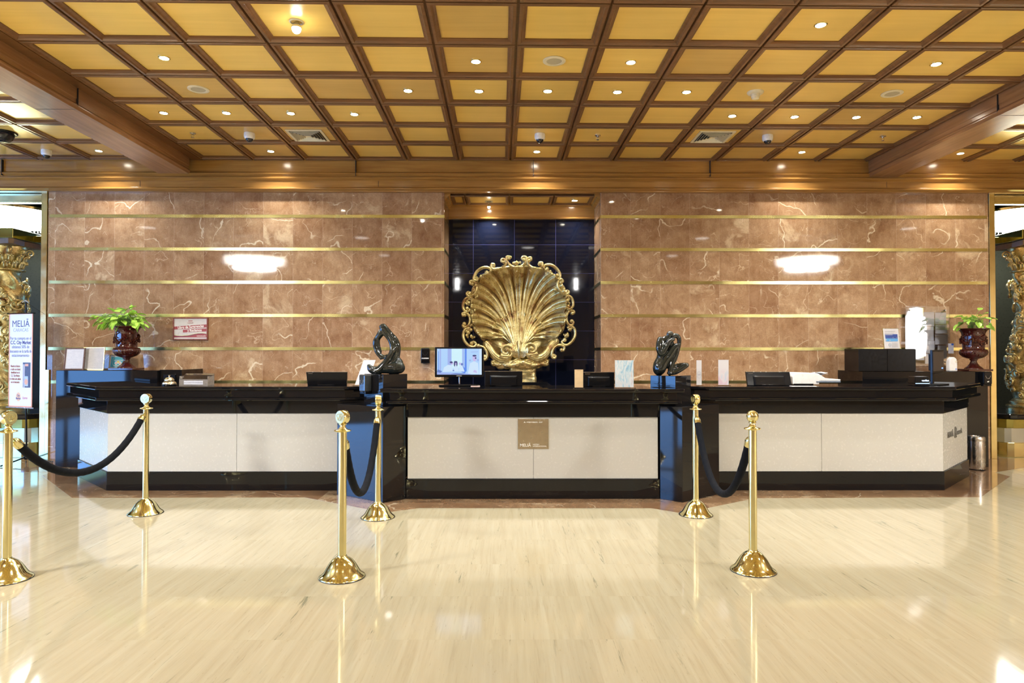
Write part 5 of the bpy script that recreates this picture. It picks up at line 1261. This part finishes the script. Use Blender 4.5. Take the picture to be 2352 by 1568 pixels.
# crouching figure
Rc = (PED_R[0]+0.0, PED_R[1]+0.20)
CH = [
 [(430, 1070, 30, 128), (430, 960, 30, 122), (470, 820, 20, 96), (490, 650, 20, 92), (480, 500, 20, 96), (520, 400, 10, 70), (620, 350, 0, 60)],
 [(450, 385, -10, 62), (420, 480, -40, 66), (410, 600, -60, 64), (440, 700, -70, 56), (500, 680, -90, 52), (570, 560, -90, 50), (650, 430, -70, 46), (740, 380, -50, 42)],
 [(450, 1060, -30, 110), (520, 920, -40, 100), (620, 770, -50, 88), (720, 630, -50, 72), (800, 540, -50, 64)],
 [(830, 540, -40, 60), (800, 680, -45, 66), (740, 830, -50, 62), (690, 980, -50, 56), (660, 1100, -50, 48), (650, 1160, -50, 42)],
 [(740, 310, 20, 52), (830, 300, 30, 52), (885, 360, 30, 48), (890, 470, 30, 44), (870, 600, 30, 40), (840, 740, 30, 34), (800, 880, 30, 26)],
 [(700, 1140, -20, 50), (800, 1120, -20, 56), (920, 1060, -15, 50), (1040, 985, 0, 48), (1060, 965, 10, 46)],
 [(1050, 960, 20, 42), (950, 960, 50, 40), (830, 990, 60, 46), (740, 1040, 40, 60)],
 [(600, 400, 0, 52), (640, 320, 0, 56), (670, 270, 0, 60)],
 [(540, 980, 10, 90), (620, 800, 20, 90), (700, 620, 30, 84), (700, 480, 30, 70), (620, 430, 20, 70)],
 [(780, 600, 20, 50), (770, 760, 10, 52), (730, 930, 0, 50)],
]
chains('crouching_figure_sculpture', 'black bronze sculpture of a crouching figure hugging a raised knee, on its own block', (Rc[0]-0.02, Rc[1], 1.165), 0.000434, 640, 1200, CH, [(672, 262, -10, 80, 66, 74), (700, 1150, -30, 110, 60, 48)], fat=1.10)

# ================================================================== URNS WITH PLANTS
def leaf(m, base, d, L, W, droop, rs):
    """heart-shaped leaf: a small bent blade starting at base, heading along d"""
    d = d.normalized(); up = Vector((0, 0, 1)); s = d.cross(up)
    if s.length < 0.1: s = Vector((1, 0, 0))
    s.normalize(); nrm = s.cross(d); roll = rs.uniform(-0.7, 0.7); s2 = s*math.cos(roll)+nrm*math.sin(roll); n2 = s2.cross(d)
    prof = [(0.0, 0.10), (0.08, 0.42), (0.22, 0.50), (0.42, 0.45), (0.65, 0.30), (0.85, 0.13), (1.0, 0.0)]
    vs = []
    for t_, w_ in prof:
        c = base+d*L*t_-up*droop*L*t_*t_+n2*0
        for k in (-1, -0.5, 0, 0.5, 1): vs.append(c+s2*W*w_*k+n2*(abs(k)**1.5*0.16*W)-d*(L*0.10*abs(k) if t_ < 0.05 else 0))
    fs = []
    for j in range(len(prof)-1):
        for i in range(4): a = j*5+i; fs.append((a, a+1, a+6, a+5))
    m.add(vs, fs)
def urn_plant(loc, label, scale, H, seed, spread, leaves, az0=0.0, dirbias=(0, 0)):
    t = thing('potted_plant', label, 'potted plant', loc, 0, None)
    s = scale
    def flute(r, h, a):
        k = 1.0
        if 0.135 < h < 0.245: k += 0.045*abs(math.cos(a*11))*math.sin(PI*min(1, max(0, (h-0.135)/0.11)))
        if h < 0.11 and h > 0.03: k += 0.06*abs(math.cos(a*9))*math.sin(PI*(h-0.03)/0.08)
        return r*k*s
    P = [(0.100, 0.022), (0.100, 0.030), (0.085, 0.040), (0.060, 0.060), (0.042, 0.085), (0.034, 0.110), (0.034, 0.120), (0.044, 0.128), (0.044, 0.136), (0.070, 0.142), (0.110, 0.160), (0.138, 0.190), (0.148, 0.215), (0.146, 0.232), (0.132, 0.245), (0.120, 0.252),
         (0.114, 0.262), (0.118, 0.300), (0.121, 0.350), (0.122, 0.400), (0.124, 0.430), (0.134, 0.455), (0.154, 0.475), (0.172, 0.484), (0.174, 0.490), (0.168, 0.494), (0.150, 0.488), (0.128, 0.470), (0.112, 0.450), (0.0001, 0.450)]
    P = [(r, h*s*H) for r, h in P]
    m = MB(); m.lathe(P, 132, fn=lambda r, h, a: flute(r, h/(s*H), a))
    u = m.build('urn', M['burgundy'], t, True, angle=60)
    MB().box(-0.145*s, 0.145*s, -0.13*s, 0.13*s, 0, 0.024*s).build('square_foot', M['burgundy'], u, bevel=0.003)
    m = MB(); m.lathe([(0.0001, 0.462*s*H), (0.118*s, 0.458*s*H)], 24); m.build('soil', M['soil'], t, True)
    # garlands of grapes and leaves between four heads, bead ring above the bowl
    m = MB(); rs = random.Random(seed)
    for q in range(4):
        a0 = az0+q*PI/2
        for k in range(26):
            f = k/25; a = a0+f*PI/2; z = 0.40-0.085*math.sin(PI*f); r = 0.124
            for _ in range(2):
                aa = a+rs.uniform(-0.06, 0.06); zz = z+rs.uniform(-0.016, 0.016)*(0.4+math.sin(PI*f)); m.sphere((r*s*math.cos(aa), r*s*math.sin(aa), zz*s*H), rs.uniform(0.007, 0.012)*s*(0.7+0.5*math.sin(PI*f)), 8)
        for k in range(16):   # bunch at each corner
            aa = a0+rs.gauss(0, 0.09); zz = 0.345+rs.gauss(0, 0.020); m.sphere((0.134*s*math.cos(aa), 0.134*s*math.sin(aa), zz*s*H), rs.uniform(0.009, 0.014)*s, 8)
    br_ = MB()
    for k in range(44):
        a = 2*PI*k/44; br_.sphere((0.136*s*math.cos(a), 0.136*s*math.sin(a), 0.242*s*H), 0.008*s, 8)
    for k in range(3):
        a = az0+PI/4+k*PI/2
        m.tube([((0.125+0.006*math.sin(PI*i/9))*s*math.cos(a+0.3*math.sin(i)), (0.125+0.006)*s*math.sin(a+0.3*math.sin(i)), (0.44-0.012*i)*s*H) for i in range(8)], 0.004*s, 6)
    m.build('garland', M['burgundy'], u, True); br_.build('bead_ring', M['burgundy'], u, True)
    lm = MB(); stm = MB(); top = 0.46*s*H
    for k in range(leaves):
        a = rs.uniform(0, 2*PI); reach = rs.uniform(0.10, 1.0)**0.8; 
        ex = spread*reach*math.cos(a)+dirbias[0]*reach; ey = 0.55*spread*reach*math.sin(a)+dirbias[1]
        ez = rs.uniform(0.05, 0.26)*(1.15-0.70*reach)+rs.uniform(0, 0.03)
        b = Vector((rs.uniform(-0.06, 0.06)*s, rs.uniform(-0.05, 0.05)*s, top)); e = Vector((ex, ey, top+ez))
        mid = (b+e)/2+Vector((0, 0, 0.05+0.03*reach))
        c = _curve([b, mid, e], 5); stm.tube(c, 0.0022, 5)
        d = (e-c[-3])+Vector((rs.uniform(-0.02, 0.02), rs.uniform(-0.02, 0.02), rs.uniform(-0.01, 0.01))); L = rs.uniform(0.060, 0.098)
        leaf(lm, e, d, L, L*rs.uniform(0.66, 0.9), rs.uniform(0.05, 0.5), rs)
    stm.build('stems', M['stem'], t, True)
    lf = lm.build('foliage', M['leaf'], t, True, angle=180)
    return t
urn_plant((X(291, 8.42), 8.42, 1.1695), 'burgundy urn with a spreading lime green plant, on the left back counter', 1.03, 1.06, 5, 0.32, 135, 0.35, (-0.07, -0.02))
urn_plant((X(2236, 8.46), 8.46, 1.1595), 'burgundy urn with a smaller lime green plant, on the right back counter', 1.03, 1.04, 9, 0.21, 40, 1.0, (0.0, -0.02))

# ================================================================== NICHES: CARVED COLUMNS, LEDGES
def carved_column(cx, cy, z0, z1, label, hand):
    t = thing('carved_column', label, 'column', (cx, cy, z0), 0, 'gilded twisted columns')
    H = z1-z0; R = 0.21
    def shape(r, h, a):
        tw = hand*a+h*4.2
        return r+0.040*math.cos(tw)+0.012*math.cos(3*tw+h*9)+0.012*math.sin(5*a*1+h*16)
    n = 90; prof = [(R+0.02*math.sin(h*2), h) for h in [0.16+(H-0.16-0.42)*i/n for i in range(n+1)]]
    m = MB(); m.lathe(prof, 60, fn=shape); m.build('shaft', M['gilt'], t, True, angle=180)
    rs = random.Random(int(abs(cx)*100))
    # carved vines and acanthus leaves
    for part in range(24):
        m = MB()
        for k in range(7):
            h = 0.22+(H-0.74)*(part+rs.random())/24; a = rs.uniform(0, 2*PI)
            base = R+0.045*math.cos(hand*a+h*4.2)+0.010; S_ = rs.uniform(0.055, 0.095); dirn = rs.choice((-1, 1)); tilt = rs.uniform(-0.6, 0.6)
            def on(u, v, o_):
                uu = u*math.cos(tilt)-v*math.sin(tilt); vv = u*math.sin(tilt)+v*math.cos(tilt); aa = a+uu/R
                return Vector(((base+o_)*math.cos(aa), (base+o_)*math.sin(aa), h+vv))
            if k % 2 == 0:   # spiral tendril
                pts = []; rad = []
                for i in range(22):
                    f = i/21; ang = f*PI*2.6; rr = S_*(1-f*0.82); pts.append(on(dirn*rr*math.cos(ang), rr*math.sin(ang), 0.012+0.03*f)); rad.append(0.015*(1-f*0.45))
                m.tube(pts, rad, 8, up=(0, 0, 1)); m.sphere(pts[-1], 0.014, 10)
            else:            # acanthus leaf: fan of curled lobes
                for q in range(-3, 4):
                    an = q*0.34+PI/2*rs.choice((1, 1)); pts = [on(S_*1.25*f*math.cos(an)*(1-0.15*abs(q)*f), S_*1.25*f*math.sin(an)*(1-0.10*abs(q)), 0.045*math.sin(PI*f*0.8)) for f in (0, 0.3, 0.6, 0.85, 1.0)]
                    m.tube(pts, [0.006, 0.015, 0.017, 0.013, 0.006], 8, up=(0, 0, 1))
        m.build('carved_foliage', M['gilt'], t, True, angle=180)
    # base mouldings
    MB().lathe([(0.30, 0.0), (0.30, 0.035), (0.285, 0.045), (0.30, 0.055), (0.305, 0.07), (0.29, 0.085), (0.25, 0.092), (0.245, 0.105), (0.262, 0.115), (0.262, 0.13), (0.24, 0.145), (0.225, 0.165), (0.0001, 0.165)], 48).build('base_mouldings', M['gilt'], t, True)
    # capital: bell, two rings of leaves, four corner volutes, abacus
    zc = H-0.42
    m = MB(); m.lathe([(0.205, zc), (0.235, zc+0.01), (0.24, zc+0.025), (0.205, zc+0.04), (0.19, zc+0.10), (0.20, zc+0.20), (0.235, zc+0.30), (0.27, zc+0.345), (0.0001, zc+0.345)], 40)
    for ring, (zz, cnt, ro) in enumerate(((zc+0.04, 14, 0.0), (zc+0.13, 14, PI/14))):
        for i in range(cnt):
            a = 2*PI*i/cnt+ro
            for q in (-1, 0, 1):
                pts = [Vector(((0.20+0.018*ring+ex)*math.cos(a+q*0.09*(1-f*0.3)), (0.20+0.018*ring+ex)*math.sin(a+q*0.09*(1-f*0.3)), zz+hh-abs(q)*0.015)) for f, hh, ex in ((0, 0, 0), (0.4, 0.05, 0.012), (0.75, 0.085, 0.030), (0.95, 0.092, 0.055), (1, 0.078, 0.066))]
                m.tube(pts, [0.012, 0.016, 0.016, 0.014, 0.007], 7, up=(0, 0, 1))
    for i in range(8):
        a = PI/4*i+PI/8*0; big = i % 2 == 1; S_ = 0.062 if big else 0.036; r0 = 0.285 if big else 0.245
        ax = Vector((math.cos(a), math.sin(a), 0)); pts = []; rad = []
        for j in range(26):
            f = j/25; an = f*PI*3.2; rr = S_*(1-0.80*f); pts.append(ax*(r0+rr*math.cos(an+PI*0.6))+Vector((0, 0, zc+0.27-rr*math.sin(an+PI*0.6)))); rad.append(0.014*(1-0.4*f))
        m.tube(pts, rad, 8, up=(-math.sin(a), math.cos(a), 0), flat=(2.2, 1)); m.tube([ax*0.2+Vector((0, 0, zc+0.10)), ax*0.225+Vector((0, 0, zc+0.2)), pts[0]], [0.012, 0.013, 0.014], 8)
    m.build('capital', M['gilt'], t, True, angle=180)
    k = 0.33; ab = []
    for i in range(4):
        a = PI/4+i*PI/2; c = (k*1.25*math.cos(a), k*1.25*math.sin(a)); ab.append((c[0]*1.0+0.03*math.sin(a), c[1]*1.0-0.03*math.cos(a))); ab.append((c[0]-0.03*math.sin(a), c[1]+0.03*math.cos(a))); b2 = a+PI/4; ab.append((k*0.80*math.cos(b2), k*0.80*math.sin(b2)))
    MB().prism(ab, H-0.075, H).build('abacus', simple('dark_gilt', (0.16, 0.10, 0.06), 0.4, 0.4) if 'dark_gilt' not in D.materials else D.materials['dark_gilt'], t, bevel=0.006)
    return t
carved_column(-6.97, 9.42, 0.575, 2.92, 'gilded twisted column carved with leaves, at the left edge behind the banner', 1)
carved_column(7.27, 9.42, 0.575, 2.92, 'gilded twisted column carved with leaves, at the right edge of the photo', -1)
mirror_m = simple('tinted_mirror', (0.55, 0.60, 0.60), 0.05, 0.9, 0.02)
olive = m_brass('olive_brass', (0.36, 0.33, 0.10), 0.12)
for sg_, x0 in ((-1, -6.10), (1, 6.378)):
    nm = 'left' if sg_ < 0 else 'right'
    t = thing('display_ledge', 'stepped black and brass ledge carrying the %s carved column' % nm, 'ledge', (x0, 9.0, 0), 0, None)
    def poly(d): return [(0, 0.30-d*0), (sg_*0.22, 0.02-d), (sg_*0.30, -d+0.0), (sg_*4.5, -d), (sg_*4.5, 0.95), (0, 0.95)]
    MB().prism(poly(0.03), 0.0, 0.195).build('brass_plinth', M['brass'], t, bevel=0.004)
    MB().prism(poly(-0.02), 0.195, 0.385).build('mirror_band', mirror_m, t)
    MB().prism(poly(0.02), 0.385, 0.505).build('olive_band', olive, t, bevel=0.003)
    MB().prism(poly(0.09), 0.505, 0.575).build('black_shelf', M['granite'], t, bevel=0.015)
    MB().box(min(sg_*0.62, sg_*0.78), max(sg_*0.62, sg_*0.78), -0.09, -0.015, 0.38, 0.505).build('brass_block', M['brass'], t, bevel=0.003)
    t = thing('brass_entablature', 'dark brass beam resting over the %s carved column' % nm, 'beam', (x0+sg_*0.87, 9.42, 2.921), 0, None)
    MB().box(-0.32, 0.32, -0.30, 0.30, 0.0, 0.13).build('block', olive, t, bevel=0.004)
    MB().box(min(sg_*0.32, sg_*3.5), max(sg_*0.32, sg_*3.5), -0.2, 0.25, 0.0, 0.11).build('beam', olive, t, bevel=0.004)
    MB().box(min(-sg_*0.32, -sg_*0.80), max(-sg_*0.32, -sg_*0.80), 0.10, 0.25, 0.001, 0.09).build('beam', olive, t, bevel=0.004)

# ================================================================== BANNER STAND
bx, by, _ = at_z(61, 1064, 0)
by = by; rz = -0.30
t = thing('banner_stand', 'white and orange advertising banner on a black tripod, at the left edge', 'banner', (bx, by, 0), 0)
def bz(py, px=50): return Z(py, by, px)
MB().tube([(0, 0, 0.10), (-0.015, 0, 0.8), (-0.035, 0.01, bz(693))], 0.010, 12).build('pole', M['black'], t, True)
for a in (0.15, 2.2, 4.3): MB().tube([(0.0, 0, 0.085), (0.13*math.cos(a), 0.13*math.sin(a), 0.05), (0.30*math.cos(a), 0.30*math.sin(a), 0.012)], 0.009, 8).build('leg', M['black'], t, True)
MB().lathe([(0.022, 0.05), (0.030, 0.06), (0.030, 0.10), (0.018, 0.13)], 20).build('hub', M['black'], t, True)
MB().tube([(-0.075, 0, bz(694)+0.0), (-0.035, 0, bz(690)), (0.005, 0, bz(694))], 0.009, 8).build('top_hook', M['steel'], t, True)
zt_, zb_ = bz(721), bz(934)
xl, xr = X(22.5, by)-bx, X(75.5, by)-bx; wl = (xr-xl)
rz = 0.0
yawb = -0.35
half = wl/2/(math.cos(yawb)-(xl+bx)/by*math.sin(yawb))
pm = simple('banner_white', (0.80, 0.79, 0.84), 0.4, var=0.01); po = simple('banner_orange', (0.80, 0.36, 0.20), 0.4, var=0.02)
def build_banner():
    o = MB().box(-half+0.018, half-0.014, -0.0016, 0.0016, zb_+0.022, zt_-0.010).build('banner_sheet', pm, t)
    m = MB(); m.box(-half, -half+0.018, -0.002, 0.002, zb_, zt_); m.box(half-0.014, half, -0.002, 0.002, zb_, zt_); m.box(-half, half, -0.002, 0.002, zt_-0.010, zt_); m.box(-half, half, -0.002, 0.002, zb_, zb_+0.022)
    e = m.build('orange_border', po, o)
    MB().tube([(-half-0.035, 0, zt_), (half+0.035, 0, zt_)], 0.007, 8).build('top_rod', M['black'], o, True)
    MB().tube([(-half-0.035, 0, zb_), (half+0.035, 0, zb_)], 0.009, 8).build('bottom_rod', M['steel'], o, True)
    o.location = ((xl+xr)/2+0.085, -0.13, 0); o.rotation_euler = (0, 0, yawb)
    return o
bo = build_banner()
navy = simple('navy_print', (0.09, 0.08, 0.22), 0.5); rust = simple('rust_print', (0.38, 0.12, 0.03), 0.5); grey = simple('grey_print', (0.40, 0.40, 0.46), 0.5)
H = zt_-zb_
def bt(s_, size, f, mat, **k): return text_mesh(s_, size, mat, bo, loc=(k.pop('x', 0.0), -0.0026, zt_-H*f), ext=0.0004, **k)
bt('MELI\u00C3', 0.115, 0.112, navy, sx=1.0); bt('CARACAS', 0.060, 0.178, grey, sx=1.0)
for s_, f, b_ in (('Por tu compra en el', 0.265, 0), ('C.C. City Market', 0.310, 0.0016), ('obtienes 50% de', 0.356, 0), ('descuento en la tarifa de', 0.402, 0), ('estacionamiento', 0.446, 0)):
    bt(s_, 0.054 if not b_ else 0.060, f, navy, bold=b_, sx=0.86 if len(s_) < 22 else 0.72)
for k, s_ in enumerate(('Muestra tu factura', 'o recibo en el stand', 'identificado en el', 'C.C. City Market', 'y tu ticket ser\u00e1 sellado', 'con el descuento')):
    bt(s_, 0.036, 0.560+0.034*k, rust, x=-0.088, bold=0.0012, sx=0.62)
m = MB(); m.box(0.045, half-0.030, -0.0026, -0.0016, zt_-H*0.785, zt_-H*0.520); ph = m.build('booth_photo', simple('photo_dark', (0.07, 0.06, 0.09), 0.4, var=0.3), bo)
a_, b_ = 0.045, half-0.030; 
MB().box(a_, a_+(b_-a_)*0.28, -0.0032, -0.0026, zt_-H*0.785, zt_-H*0.54).build('photo_area', simple('photo_grey', (0.42, 0.40, 0.44), 0.5), ph)
MB().box(a_+(b_-a_)*0.30, a_+(b_-a_)*0.72, -0.0034, -0.0026, zt_-H*0.56, zt_-H*0.535).build('photo_area', po, ph)
MB().box(a_+(b_-a_)*0.22, a_+(b_-a_)*0.70, -0.0036, -0.0026, zt_-H*0.77, zt_-H*0.665).build('photo_area', simple('photo_blue', (0.45, 0.55, 0.78), 0.5), ph)
MB().extrude_y(disc(a_+(b_-a_)*0.46, zt_-H*0.725, 0.030, 0.038), -0.0040, -0.0034).build('photo_area', simple('photo_peach', (0.75, 0.40, 0.25), 0.5), ph)
MB().extrude_y(disc(-0.030, zt_-H*0.885, 0.040, 0.055), -0.0026, -0.0016).build('round_logo', simple('peach_print', (0.80, 0.50, 0.30), 0.5, var=0.02), bo)
bt('City', 0.036, 0.872, navy, x=-0.030, bold=0.001, sx=0.8); bt('Market', 0.036, 0.902, navy, x=-0.030, bold=0.001, sx=0.8)
bt('Express', 0.040, 0.895, simple('red_script', (0.55, 0.04, 0.14), 0.5), x=0.085, shear=0.4, sx=0.7)
MB().tube([(-0.03, 0, bz(694)), (half*0.8, -0.04+0.10, zt_)], 0.0015, 5).build('cord', M['black'], t)
